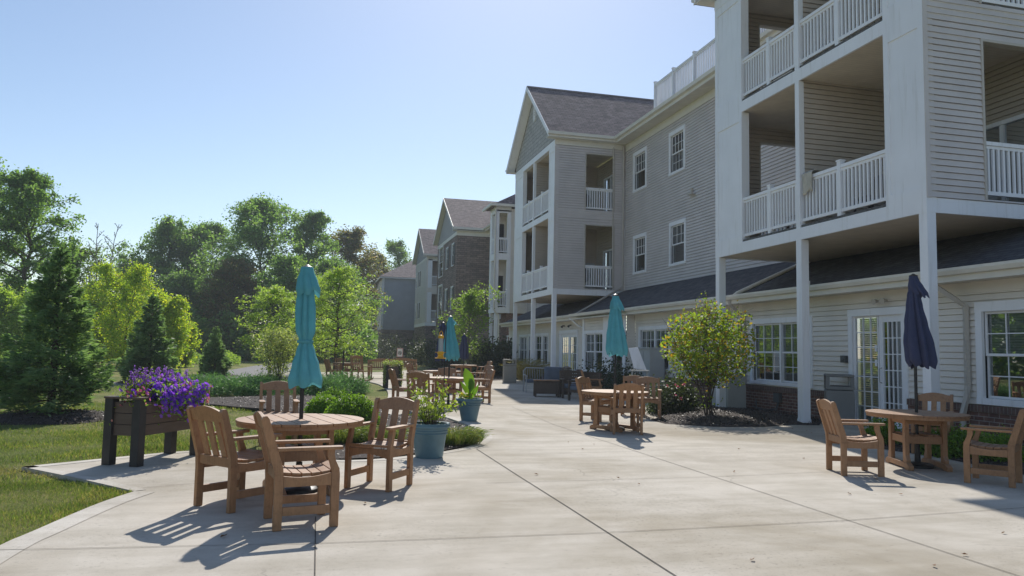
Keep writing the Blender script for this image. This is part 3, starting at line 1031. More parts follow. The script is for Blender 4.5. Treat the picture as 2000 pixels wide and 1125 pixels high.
    for s in (-1, 1):
        e = ym + s * half
        a = [(XF - ov, e, EAVE), (roof_back, e, EAVE), (roof_back, ym, zr), (XF - ov, ym, zr)]
        b = [(p[0], p[1], p[2] + t) for p in a]
        m.add(a + b, [(3, 2, 1, 0), (4, 5, 6, 7), (0, 1, 5, 4), (1, 2, 6, 5), (3, 0, 4, 7)])
    m.build("roof", M['roof_x'], root)
    m = MB()                                   # ridge cap
    m.prism([(ym - .16, zr + t - .11), (ym, zr + t + .035), (ym + .16, zr + t - .11), (ym, zr + t - .02)], 0, XF - ov, roof_back)
    m.build("ridge_cap", M['roof_y'], root)
    m = MB()                                   # rake boards and rake soffit
    for s in (-1, 1):
        e = ym + s * half
        x0 = XF - ov - .03
        a = [(x0, e - s * -.02, EAVE - .10), (x0, ym, zr - .10), (x0, ym, zr + t + .01), (x0, e - s * -.02, EAVE + t + .01)]
        b = [(p[0] + .03, p[1], p[2]) for p in a]
        m.add(a + b, [(0, 1, 2, 3), (4, 5, 6, 7), (0, 1, 5, 4), (3, 2, 6, 7), (0, 3, 7, 4)])
        m.add([(x0 + .03, e, EAVE - .02), (XF + .02, e, EAVE - .02), (XF + .02, ym, zr - .02), (x0 + .03, ym, zr - .02)], [(0, 1, 2, 3)])
    m.build("rake_board", M['white'], root)
    for s, yw in ((-1, Y0), (1, Y1)):          # eave gutters, soffit, frieze
        m = MB()
        e = ym + s * half
        y0, y1 = sorted((e, e + s * .13))
        m.prism([(e, EAVE + .13), (e + s * .13, EAVE + .15), (e + s * .11, EAVE + .02), (e, EAVE + .0)], 0, XF - ov - .05, XC - .3)
        y0, y1 = sorted((yw - s * .0, e))
        m.box(XF - ov, XC, y0, y1, EAVE - .09, EAVE - .06)
        y0, y1 = sorted((yw + s * .002, yw + s * .03))
        m.box(XF + .0, XC, y0, y1, O2T + .06, EAVE - .092)
        y0, y1 = sorted((e - s * .001, e - s * .03))
        m.box(XF - ov, XC, y0, y1, EAVE - .09, EAVE - .001)
        m.build("eave_gutter", M['cream'], root)
    if posts:
        for y in (Y0 + .10, ymid, Y1 - .10):
            m = MB()
            m.box(XF + .005, XF + .195, y - .095, y + .095, 0.0, F1B)
            m.box(XF - .005, XF + .205, y - .105, y + .105, 0.0, .10)
            m.build("support_post", M['white'], root)

wa = empty("apartment_wing", "near apartment wing on square white posts, cut by the photo's right edge", "building", (10.48, 11.2, 0))
wd = empty("apartment_wing", "apartment wing with brown shingled gable and oval vent over two storeys of balconies", "building", (10.48, 33.4, 0))
def reparent_local(root):
    """children were built in world space: keep them there"""
    inv = Matrix.Translation(root.location).inverted()
    for ch in root.children: ch.matrix_parent_inverse = inv
gable_wing(wa, 10.48, 11.2, 18.65, 12.2, 17.3, 14.95, 1.27, 1.75, (13.6, 16.15))
gable_wing(wd, 10.48, 33.4, 40.65, 34.3, 39.0, 36.95, 1.50, 1.50, (35.6, 38.0))
# plumbing along the inner corner of the middle wing
m = MB()
m.tube([(XC - .12, 33.3, 11.3), (XC - .12, 33.3, 4.6), (XC - .3, 33.2, 4.45), (11.4, 32.3, 3.25), (11.2, 32.3, 3.14)], 0.045, 8)
m.tube([(XC - .62, 33.34, 11.2), (XC - .62, 33.34, 4.55)], 0.03, 8)
m.build("downspout", M['tan_pipe'], wd)
m = MB()
m.tube([(13.9, 18.78, 4.42), (13.3, 18.78, 4.12), (11.22, 18.78, 3.18), (11.12, 18.78, 3.10)], 0.055, 8)
m.build("downspout", M['cream'], wa)
reparent_local(wa)
reparent_local(wd)

# ---- main block between and behind the wings
mb = empty("apartment_block", "taupe apartment block with four windows and a roof railing, between the balcony wings", "building", (XC, 26, 0))
AC_ = Ax('x', XC, -1)
def pixwin(A, px0, px1, top, bot, X):
    def onx(px, py):
        d = ray(px, py); k = X / d.x
        return d.y * k, CAM_H + d.z * k
    ya, za = onx(px0, top[0]); yb, zb = onx(px1, top[1])
    yc, zc = onx(px0, bot[0]); yd, zd = onx(px1, bot[1])
    return min(ya, yb), max(ya, yb), (zc + zd) / 2, (za + zb) / 2
wins = []
for px0, px1, top, bot in ((1238.5, 1263.5, (300, 289), (375, 367)), (1308.5, 1338.5, (262, 246), (342, 333)),
                           (1238.5, 1263, (463, 455), (537, 531)), (1309, 1340, (438, 427), (521, 514))):
    u0, u1, z0, z1 = pixwin(AC_, px0, px1, top, bot, XC)
    wins.append((u0 + .1, u1 - .1, z0 + .1, z1 - .12))
holes = [(a, b, c, d) for a, b, c, d in wins]
m = MB()
siding(m, AC_, 18.65, 33.4, 3.9, 11.15, holes)
siding(m, AC_, 40.65, 64, 3.9, 11.15)
m.build("wall", M['siding'], mb)
for i, (a, b, c, d) in enumerate(wins):
    window(AC_, a, b, c, d, mb, 1, 4 if i != 3 else 3, 2, both=(i == 1), trim=0.13, blind=(0.5 if i == 3 else None), glass='glass_dark')
m = MB()
m.box(XC - .60, XC, 18.66, 33.0, EAVE - .11, EAVE - .08)
m.box(XC - .60, XC, 41.1, 64, EAVE - .11, EAVE - .08)
m.build("soffit", M['soffit_x'], mb)
m = MB()
m.box(XC - .03, XC - .001, 18.66, 33.36, 11.0, EAVE - .112)
for y0, y1 in ((18.66, 32.99), (41.1, 64)):
    m.box(XC - .62, XC - .601, y0, y1, EAVE - .12, EAVE + .12)
    m.prism([(XC - .62, EAVE + .13), (XC - .76, EAVE + .16), (XC - .74, EAVE + .03), (XC - .62, EAVE + .0)], 1, y0, y1)
m.build("gutter", M['cream'], mb)
m = MB()
m.box(XC - .60, XC + 7, 18.66, 33.0, EAVE - .05, EAVE + .10)
m.build("terrace_roof", M['roof_y'], mb)
m = MB()
m.add([(XC - .6, 41, EAVE), (XC - .6, 64, EAVE), (XC + 5, 64, EAVE + 3), (XC + 5, 41, EAVE + 3)], [(0, 1, 2, 3)])
m.build("roof", M['roof_x'], mb)
rl_end = pixwin(AC_, 1279, 1279, (233, 233), (233, 233), XC - .45)[0]
railing("roof_railing", Ax('x', XC - .45, -1), 18.7, rl_end, EAVE + .12, mb, 0.0, [rl_end - .06] + [rl_end - 1.75 * k for k in range(1, 5)], h=1.25, pitch=0.13)
m = MB()                                        # bracketed vent on the wall
d = ray(1354, 378); k = XC / d.x
ly, lz = d.y * k, CAM_H + d.z * k
m.box(XC - .10, XC - .02, ly - .03, ly + .03, lz - .05, lz + .22)
m.prism([(ly - .22, lz - .08), (ly + .22, lz - .02), (ly + .2, lz + .03), (ly - .2, lz - .03)], 0, XC - .2, XC - .02)
m.build("wall_vent", M['tan_pipe'], mb)
m = MB()                                        # gabled stair head on the roof terrace
m.prism([(19.2, EAVE + .1), (27.2, EAVE + .1), (27.2, 12.2), (23.2, 16.4), (19.2, 12.2)], 0, XC + 2.2, XC + 6)
m.build("roof_dormer", M['siding_blue'], mb)
reparent_local(mb)

# ---- single storey range along the patio
XB = 11.76
an = empty("patio_annex", "single storey range along the patio with brown brick base and dark shingled lean-to roof", "building", (XB, 20, 0))
AB = Ax('x', XB, -1)
XE, ZE = 11.22, 3.02                            # eave
bay0, bay1, XBAY = 26.95, 31.75, 11.40
near_w = (16.34, 18.86, .80, 2.34)
right_w = (8.80, 11.32, .80, 2.36)
door_h = (13.26, 14.78, 0.02, 2.40)
mid_w = (24.05, 26.45, .95, 2.32)
fd = (33.55, 36.0, 0.02, 2.34)
far_w = [(38.15, 39.0, .76, 2.28), (39.3, 41.8, .76, 2.28), (42.2, 43.7, .76, 2.25)]
allh = [near_w, right_w, door_h, mid_w, fd] + far_w
for y0, y1 in ((2.0, bay0), (bay1, 46.5)):
    m = MB(); siding(m, AB, y0, y1, 0.67, 2.95, allh); m.build("wall", M['siding_pale'], an)
    for b0, b1 in ((y0, door_h[0] - .13), (door_h[1] + .13, y1)) if y0 < 10 else ((y0, fd[0] - .13), (fd[1] + .13, y1)):
        m = MB(); m.box(XB - .06, XB + .1, b0, b1, -.1, .55); m.build("brick_base", M['brick'], an)
        m = MB(); m.box(XB - .085, XB + .1, b0, b1, .55, .67); m.build("brick_sill", M['brick_cap'], an)
window(AB, *near_w, an, 2, 3, 2, True, 0.11, 0.55)
window(AB, *right_w, an, 2, 3, 2, True, 0.14, 0.50)
window(AB, *mid_w, an, 2, 3, 2, True, 0.11, 0.3)
for w in far_w: window(AB, *w, an, 2 if w[1] - w[0] > 1.2 else 1, 2, 2, False, 0.12, None, 'glass')
# corner board beside the near window and the white door case
def french_door(A, h, parent, leaves, trim=.13, leaf_w=None):
    u0, u1, z0, z1 = h
    m = MB()
    A.box(m, u0 - trim, u0, z0, z1, -.02, .05)
    A.box(m, u1, u1 + trim, z0, z1, -.02, .05)
    A.box(m, u0 - trim, u1 + trim, z1, z1 + trim * 1.2, -.02, .06)
    A.box(m, u0, u1, 0.004, z0 + .03, -.1, .04)
    root = m.build("french_door", M['white'], parent)
    for (a, b, st, top, cols, rows) in leaves:
        f = MB()
        A.box(f, a, a + st, z0 + .03, z1, -.07, -.02)
        A.box(f, b - st, b, z0 + .03, z1, -.07, -.02)
        A.box(f, a + st, b - st, z1 - top, z1, -.07, -.02)
        A.box(f, a + st, b - st, z0 + .03, z0 + .03 + st * 1.3, -.07, -.02)
        ga, gb, gz0, gz1 = a + st, b - st, z0 + .03 + st * 1.3, z1 - top
        for c in range(1, cols):
            x = ga + (gb - ga) * c / cols
            A.box(f, x - .01, x + .01, gz0, gz1, -.06, -.03)
        for r_ in range(1, rows):
            z = gz0 + (gz1 - gz0) * r_ / rows
            A.box(f, ga, gb, z - .01, z + .01, -.059, -.031)
        o = f.build("door_leaf", M['white'], root)
        q = MB()
        q.quad(A.P(ga, gz0, -.05), A.P(gb, gz0, -.05), A.P(gb, gz1, -.05), A.P(ga, gz1, -.05))
        q.build("glass", M['glass'], o)
    return root
fr = french_door(AB, door_h, an, [(14.02, 14.78, .035, .04, 3, 7), (13.26, 14.0, .11, .15, 4, 6)])
m = MB()
z = 2.35
while z > .1:
    m.quad(AB.P(14.06, z, -.13), AB.P(14.74, z, -.13), AB.P(14.74, z - .04, -.15), AB.P(14.06, z - .04, -.15)); z -= .048
m.build("blind", M['blind'], fr)
m = MB()
m.tube([AB.P(13.93, .95, -.01), AB.P(13.93, .97, .05), AB.P(13.93, 1.25, .05), AB.P(13.93, 1.27, -.01)], .012, 6)
m.build("pull_handle", M['grey_box'], fr)
m = MB()
for z in (1.62, 1.30):
    AB.box(m, 14.10, 14.16, z, z + .14, -.045, -.035)
m.build("door_notice", M['white'], fr)
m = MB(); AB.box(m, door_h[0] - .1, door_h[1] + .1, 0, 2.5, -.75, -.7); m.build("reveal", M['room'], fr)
fr = french_door(AB, fd, an, [(34.78, 36.0, .14, .18, 3, 5), (33.55, 34.77, .14, .18, 3, 5)])
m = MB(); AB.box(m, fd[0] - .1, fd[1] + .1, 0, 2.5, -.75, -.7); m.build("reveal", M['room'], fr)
m = MB()
for y in (34.4, 35.4): m.tube([AB.P(y, 2.72, 0), AB.P(y, 2.72, .12), AB.P(y - .12, 2.66, .2)], [.03, .03, .06], 8)
m.build("spot_lamp", M['dark_grey'], an)
# window bay
bw0, bw1 = (27.25, 28.35, .72, 2.26), (29.35, 31.45, .72, 2.26)
AY = Ax('x', XBAY, -1)
m = MB(); siding(m, AY, bay0, bay1, .67, 2.95, [(bw0[0] - .1, bw0[1] + .1, .4, 2.38), (bw1[0] - .1, bw1[1] + .1, .4, 2.38)])
siding(m, Ax('y', bay0, -1), XBAY, XB, .67, 2.95)
m.build("bay_wall", M['siding_pale'], an)
m = MB(); m.box(XBAY - .02, XB, bay0 - .01, bay1 + .01, -.1, .62); m.build("bay_base", M['brick'], an)
for a, b in ((28.46, 29.24), (bay1 - .2, bay1), (bay0, bay0 + .18)):
    m = MB(); m.box(XBAY - .05, XBAY - .018, a, b, .62, 2.93); m.build("bay_trim", M['white'], an)
window(AY, *bw0, an, 1, 2, 2, False, .1)
window(AY, *bw1, an, 2, 2, 2, False, .1)
# eave, gutter, roof
m = MB()
m.box(XE + .02, XB, 2.0, 46.5, ZE - .10, ZE - .07)
m.build("eave_soffit", M['cream'], an)
m = MB(); m.box(XB - .03, XB - .017, 2.0, bay0, 2.72, ZE - .102); m.box(XB - .03, XB - .017, bay1, 46.5, 2.72, ZE - .102); m.build("frieze", M['siding_pale'], an)
m = MB()
m.box(XE - .0, XE + .02, 2.0, 46.5, ZE - .12, ZE + .09)
m.prism([(XE, ZE + .10), (XE - .12, ZE + .12), (XE - .12, ZE + .07), (XE - .085, ZE + .0), (XE, ZE - .01)], 1, 2.0, 46.5)
m.prism([(XE - .25, ZE + .09), (XE - .36, ZE + .11), (XE - .33, ZE + .0), (XE - .25, ZE - .01)], 1, bay0 - .5, bay1 + .45)
m.box(XE - .25, XE, bay0 - .45, bay1 + .4, ZE - .12, ZE - .09)
m.build("gutter", M['cream'], an)
sl = (4.38 - ZE - .1) / (XC - XE)
def roofq(m, y0, y1, x1):
    a = [(XE, y0, ZE + .1), (XE, y1, ZE + .1), (x1, y1, ZE + .1 + sl * (x1 - XE)), (x1, y0, ZE + .1 + sl * (x1 - XE))]
    m.add(a + [(p[0], p[1], p[2] - .06) for p in a], [(0, 1, 2, 3), (4, 5, 6, 7), (0, 3, 7, 4), (1, 2, 6, 5)])
m = MB()
roofq(m, 2.0, 11.19, XC + .6); roofq(m, 11.19, 18.66, 13.48); roofq(m, 18.66, 33.38, XC); roofq(m, 33.38, 40.66, 13.48); roofq(m, 40.66, 46.5, XC)
roofq(m, 18.7, 18.9, XC)
m.add([(XE - .25, bay0 - .45, ZE + .10), (XE - .25, bay1 + .4, ZE + .10), (XE + .35, bay1 + .1, ZE + .1 + sl * .37), (XE + .35, bay0 - .15, ZE + .1 + sl * .37)], [(0, 1, 2, 3)])
m.build("roof", M['roof_y'], an)
m = MB()
m.tube([(XE - .05, 11.95, ZE), (XE - .02, 11.9, ZE - .12), (XE + .3, 11.68, ZE - .42), (XB - .07, 11.63, ZE - .55), (XB - .07, 11.63, 1.0), (XB - .1, 11.63, .8), (XB - .16, 11.66, .5), (XB - .16, 11.66, .15), (XB - .3, 11.7, .05)], .055, 4)
m.build("downspout", M['tan_pipe'], an)
m = MB()
m.tube([(XE - .05, 19.15, ZE), (XE - .02, 19.15, ZE - .12), (XE + .3, 19.2, ZE - .36), (XB - .07, 19.25, ZE - .5), (XB - .07, 19.25, .3)], .055, 4)
m.build("downspout", M['tan_pipe'], an)
m = MB(); m.tube([(XE - .05, bay1 + 1.3, ZE), (XE + .3, bay1 + 1.0, ZE - .36), (XB - .06, bay1 + .7, ZE - .5), (XB - .06, bay1 + .7, .1)], .045, 4); m.build("downspout", M['white'], an)
m = MB()
AB.box(m, 14.95, 15.10, 1.36, 1.52, .02, .12)
m.tube([AB.P(14.98, 1.44, .12), AB.P(14.98, 1.44, .16)], .035, 10)
m.build("call_box", M['dark_grey'], an, bevel=.01)
m = MB()
for y, s in ((13.70, .05), (13.95, .04)):
    m.tube([AB.P(y, 2.70, 0), AB.P(y, 2.71, .08), AB.P(y - .03, 2.68, .18)], [.02, .03, s + .02], 10)
m.build("spot_lamp", M['tan_pipe'], an)
m = MB(); m.box(XE - .14, XE + .02, 15.6, 15.85, ZE + .14, ZE + .24); m.tube([(XE - .1, 15.8, ZE + .14), (XE - .13, 15.85, ZE - .05)], .012, 6); m.build("eave_sensor", M['white'], an)
m = MB()
AB.box(m, 17.45, 17.70, .28, .52, .06, .15)
m.tube([AB.P(17.58, .3, .1), AB.P(17.6, .12, .14), AB.P(17.9, .05, .3), AB.P(18.4, .1, .2), AB.P(18.6, .3, .1)], .018, 6)
m.tube([AB.P(17.52, .3, .1), AB.P(17.5, .08, .2), AB.P(17.8, .02, .4), AB.P(18.5, .12, .25)], .015, 6)
m.build("meter_box", M['dark_grey'], an)
reparent_local(an)

# ---- buildings farther along
def simple_window(A, u0, u1, z0, z1, parent, shutters=False):
    fr = window(A, u0, u1, z0, z1, parent, 1, 2, 2, False, .09, None, 'glass_dark')
    if shutters:
        m = MB()
        A.box(m, u0 - .55, u0 - .1, z0, z1, .01, .06)
        A.box(m, u1 + .1, u1 + .55, z0, z1, .01, .06)
        m.build("shutter", M['dark_grey'], fr)
# narrow balcony tower
tw = empty("balcony_tower", "narrow white balcony tower over a brick base just left of the brown shingled gable wing", "building", (11.6, 50.5, 0))
X0, Y0, Y1 = 11.7, 50.5, 52.3
XM = 12.78
m = MB()
for zb, zt in ((4.0, 4.4), (7.65, 8.1), (10.9, 11.4)):
    m.box(X0, XM, Y0, Y0 + .1, zb, zt)
    m.box(X0, X0 + .1, Y0 + .1, Y1, zb, zt)
for a, b in ((X0, X0 + .24), (XM - .26, XM)):
    m.box(a, b, Y0 + .002, Y0 + .2, 4.4, 7.65); m.box(a, b, Y0 + .002, Y0 + .2, 8.1, 10.9)
for y in (Y1 - .5,):
    m.box(X0 + .002, X0 + .2, y, y + .5, 4.4, 7.65); m.box(X0 + .002, X0 + .2, y, y + .5, 8.1, 10.9)
m.build("trim", M['white'], tw)
for zf in (4.4, 8.1):
    railing("balcony_railing", Ax('y', Y0 + .1, -1), X0 + .24, XM - .26, zf, tw, 0, ())
    railing("balcony_railing", Ax('x', X0 + .1, -1), Y0 + .25, Y1 - .5, zf, tw, 0, ())
m = MB()
siding(m, Ax('y', Y0 - .02, -1), XM, XC, 4.0, 11.2)
siding(m, Ax('x', XM + .3, -1), Y0 + .2, Y1, 4.0, 11.2)
siding(m, Ax('y', Y1 - .1, -1), X0 + .3, XM + .3, 4.0, 11.2, [(X0 + .5, XM - .1, 4.5, 6.7), (X0 + .5, XM - .1, 8.2, 10.4)])
siding(m, Ax('y', Y1, 1), X0, XC, 4.0, 11.2)
m.build("wall", M['siding_pale'], tw)
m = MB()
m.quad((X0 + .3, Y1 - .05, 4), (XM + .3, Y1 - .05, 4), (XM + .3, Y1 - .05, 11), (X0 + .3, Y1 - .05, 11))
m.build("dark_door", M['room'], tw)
m = MB(); m.box(X0 + .05, XC, Y0 + .05, Y1, 4.02, 4.1); m.box(X0 + .05, XC, Y0 + .05, Y1, 7.68, 7.75); m.box(X0 + .05, XC, Y0, Y1, 11.0, 11.1); m.build("soffit", M['soffit'], tw)
m = MB(); m.box(X0 + .9, XC, Y0 + .1, Y1, 0, 4.0); m.build("brick_base", M['brick'], tw)
window(Ax('y', Y0 + .1, -1), X0 + 1.0, X0 + 1.45, .6, 2.4, tw, 1, 1, 1, False, .06)
m = MB()
for y in (Y0 + .15, Y1 - .2): m.box(X0 + .05, X0 + .25, y - .1, y + .1, 0, 4.0)
m.build("support_post", M['white'], tw)
m = MB()
a = [(X0 - .4, Y0 - .4, 11.35), (X0 - .4, Y1 + .4, 11.35), (XC + .5, Y1 + .4, 11.35), (XC + .5, Y0 - .4, 11.35), (XC + .5, (Y0 + Y1) / 2, 13.0), (XC + .3, (Y0 + Y1) / 2, 13.0)]
m.add(a, [(0, 5, 1), (0, 3, 4, 5), (1, 5, 4, 2), (0, 1, 2, 3)])
m.build("roof", M['roof_x'], tw)
m = MB()
m.box(X0 - .5, X0 - .38, Y0 - .5, Y1 + .5, 11.28, 11.45); m.box(X0 - .38, XC, Y0 - .5, Y0 - .38, 11.28, 11.45)
m.tube([(X0 - .05, Y0 - .05, 11.2), (X0 - .05, Y0 - .05, 4.2), (X0 + .3, Y0 - .05, 3.8), (X0 + .3, Y0 - .05, 0)], .06, 6)
m.build("gutter", M['cream'], tw)
reparent_local(tw)

def far_gable(name, label, XF, Y0, Y1, face_mat, side_mat, base_z, front_wins, side_open=False):
    root = empty(name, label, "building", (XF, Y0, 0))
    ym = (Y0 + Y1) / 2
    half = (Y1 - Y0) / 2 + .4
    zr = EAVE + RIDGE_UP
    sl = RIDGE_UP / half
    AFr, ANe = Ax('x', XF, -1), Ax('y', Y0, -1)
    holes = [(u0, u1, z0, z1) for u0, u1, z0, z1, s in front_wins]
    sh = [(XF + .6, XF + 2.0, 4.5, 7.3), (XF + .6, XF + 2.0, 8.2, 10.9)] if side_open else []
    m = MB()
    fn = siding if face_mat in ('siding', 'siding_blue', 'siding_pale', 'white') else plain
    fn(m, AFr, Y0, Y1, base_z, 11.2, holes)
    m.build("front_wall", M[face_mat], root)
    m = MB()
    fn = siding if side_mat in ('siding', 'siding_blue', 'siding_pale', 'white') else plain
    fn(m, ANe, XF, XC + 2, base_z, 11.2, sh)
    m.build("side_wall", M[side_mat], root)
    if base_z > 0:
        m = MB(); plain(m, AFr, Y0, Y1, 0, base_z); plain(m, ANe, XF, XC + 2, 0, base_z); m.build("base_wall", M['stone'], root)
        m = MB(); m.box(XF - .04, XF, Y0 - .04, Y1, base_z - .1, base_z + .25); m.box(XF, XC + 2, Y0 - .04, Y0, base_z - .1, base_z + .25); m.build("band_board", M['white'], root)
    for u0, u1, z0, z1, s in front_wins: simple_window(AFr, u0, u1, z0, z1, root, s)
    for h in sh:
        railing("balcony_railing", ANe, h[0], h[1], h[2], root, -.05)
        m = MB(); m.box(h[0] - .3, h[1] + .3, Y0 + 1.5, Y0 + 1.55, h[2] - .1, h[3] + .1); m.build("balcony_back", M['siding_brown'], root)
        m = MB()
        for a, b in ((h[0] - .45, h[0]), (h[1], h[1] + .3)): m.box(a, b, Y0 - .03, Y0 + .1, h[2] - .2, h[3] + .2)
        m.build("balcony_trim", M['white'], root)
    m = MB()
    m.add([(XF + .01, Y0, 11.2), (XF + .01, Y1, 11.2), (XF + .01, Y1, EAVE + .3 * sl), (XF + .01, ym, zr - .1), (XF + .01, Y0, EAVE + .3 * sl)], [(0, 1, 2, 3, 4)])
    m.build("gable_wall", M['shake'], root)
    m = MB()
    for s in (-1, 1):
        e = ym + s * half
        a = [(XF - .4, e, EAVE), (XC + 6, e, EAVE), (XC + 6, ym, zr), (XF - .4, ym, zr)]
        b = [(p[0], p[1], p[2] + .15) for p in a]
        m.add(a + b, [(3, 2, 1, 0), (4, 5, 6, 7), (0, 1, 5, 4), (1, 2, 6, 5), (3, 0, 4, 7)])
    m.build("roof", M['roof_x'], root)
    m = MB()
    for s in (-1, 1):
        e = ym + s * half
        x0 = XF - .43
        a = [(x0, e, EAVE - .12), (x0, ym, zr - .12), (x0, ym, zr + .16), (x0, e, EAVE + .16)]
        m.add(a + [(p[0] + .03, p[1], p[2]) for p in a], [(0, 1, 2, 3), (4, 5, 6, 7), (0, 1, 5, 4), (3, 2, 6, 7)])
        m.add([(x0 + .03, e, EAVE - .02), (XF + .01, e, EAVE - .02), (XF + .01, ym, zr - .02), (x0 + .03, ym, zr - .02)], [(0, 1, 2, 3)])
    m.box(XF - .02, XF + .0, Y0, Y1, 11.0, 11.3)
    m.box(XF, XC, Y0 - .03, Y0 - .001, 10.95, 11.3)
    m.box(XF - .4, XC, Y0 - .4, Y0, 11.3, 11.34)
    m.box(XF - .4, XC, Y0 - .52, Y0 - .40, EAVE - .05, EAVE + .14)
    m.build("eave_trim", M['cream'], root)
    reparent_local(root)
    return root
far_gable("stone_gable_wing", "gabled wing with dark ledgestone walls behind the young leafy tree", 11.12, 62.3, 72.6, 'stone', 'stone', 0, [(63.6, 64.5, 8.6, 10.4, True), (66.5, 67.4, 8.6, 10.4, True), (63.6, 64.5, 4.9, 6.7, True), (66.5, 67.4, 4.9, 6.7, True), (69.3, 71.5, 8.2, 10.9, False), (69.3, 71.5, 4.4, 7.3, False)])
far_gable("white_gable_wing", "gabled wing with pale siding, corner balconies and dark stone base, third along the long building", 11.3, 81.3, 90.5, 'siding_pale', 'siding_pale', 4.0, [(86.6, 87.3, 8.5, 10.2, True), (89.2, 89.9, 8.5, 10.2, False), (86.6, 87.3, 4.9, 6.6, True), (89.2, 89.9, 4.9, 6.6, False)], True)
m_ = empty("end_block", "blue grey sided end block with hipped roof, farthest part of the long building", "building", (8.9, 108, 0))
m = MB(); siding(m, Ax('y', 108, -1), 8.9, 19, 4.0, 11.2); m.build("side_wall", M['siding_blue'], m_)
m = MB(); siding(m, Ax('x', 8.9, -1), 108, 134, 4.0, 11.2, e=.25); m.build("front_wall", M['siding'], m_)
m = MB(); m.box(8.9, 19, 108, 134, 0, 4.0); m.build("base_wall", M['stone'], m_)
m = MB(); m.box(8.8, 9.1, 107.95, 108, 4.0, 11.2); m.box(8.85, 8.9, 108, 108.3, 4.0, 11.2); m.box(8.5, 19, 107.5, 108, 11.2, 11.45); m.box(8.4, 8.5, 107.5, 134, 11.2, 11.45); m.build("trim", M['white'], m_)
m = MB(); m.add([(8.3, 107.4, 11.4), (8.3, 134, 11.4), (14.5, 128, 15), (14.5, 113.5, 15), (22, 107.4, 11.4), (22, 113.5, 15)], [(0, 3, 2, 1), (0, 4, 5, 3)]); m.build("roof", M['roof_x'], m_)
for y in (111, 116, 121):
    for z in (5.0, 8.6): simple_window(Ax('x', 8.9, -1), y, y + 1.0, z, z + 1.7, m_)
reparent_local(m_)
m_ = empty("link_block", "shaded sided link between the stone gable wing and the end block, with dark windows", "building", (XC, 75, 0))
m = MB(); siding(m, Ax('x', XC, -1), 64, 108, 0, 11.3, e=.2); m.build("wall", M['siding'], m_)
m = MB(); m.add([(XC - .6, 64, EAVE), (XC - .6, 108, EAVE), (XC + 5, 108, EAVE + 3.4), (XC + 5, 64, EAVE + 3.4)], [(0, 1, 2, 3)]); m.build("roof", M['roof_x'], m_)
reparent_local(m_)
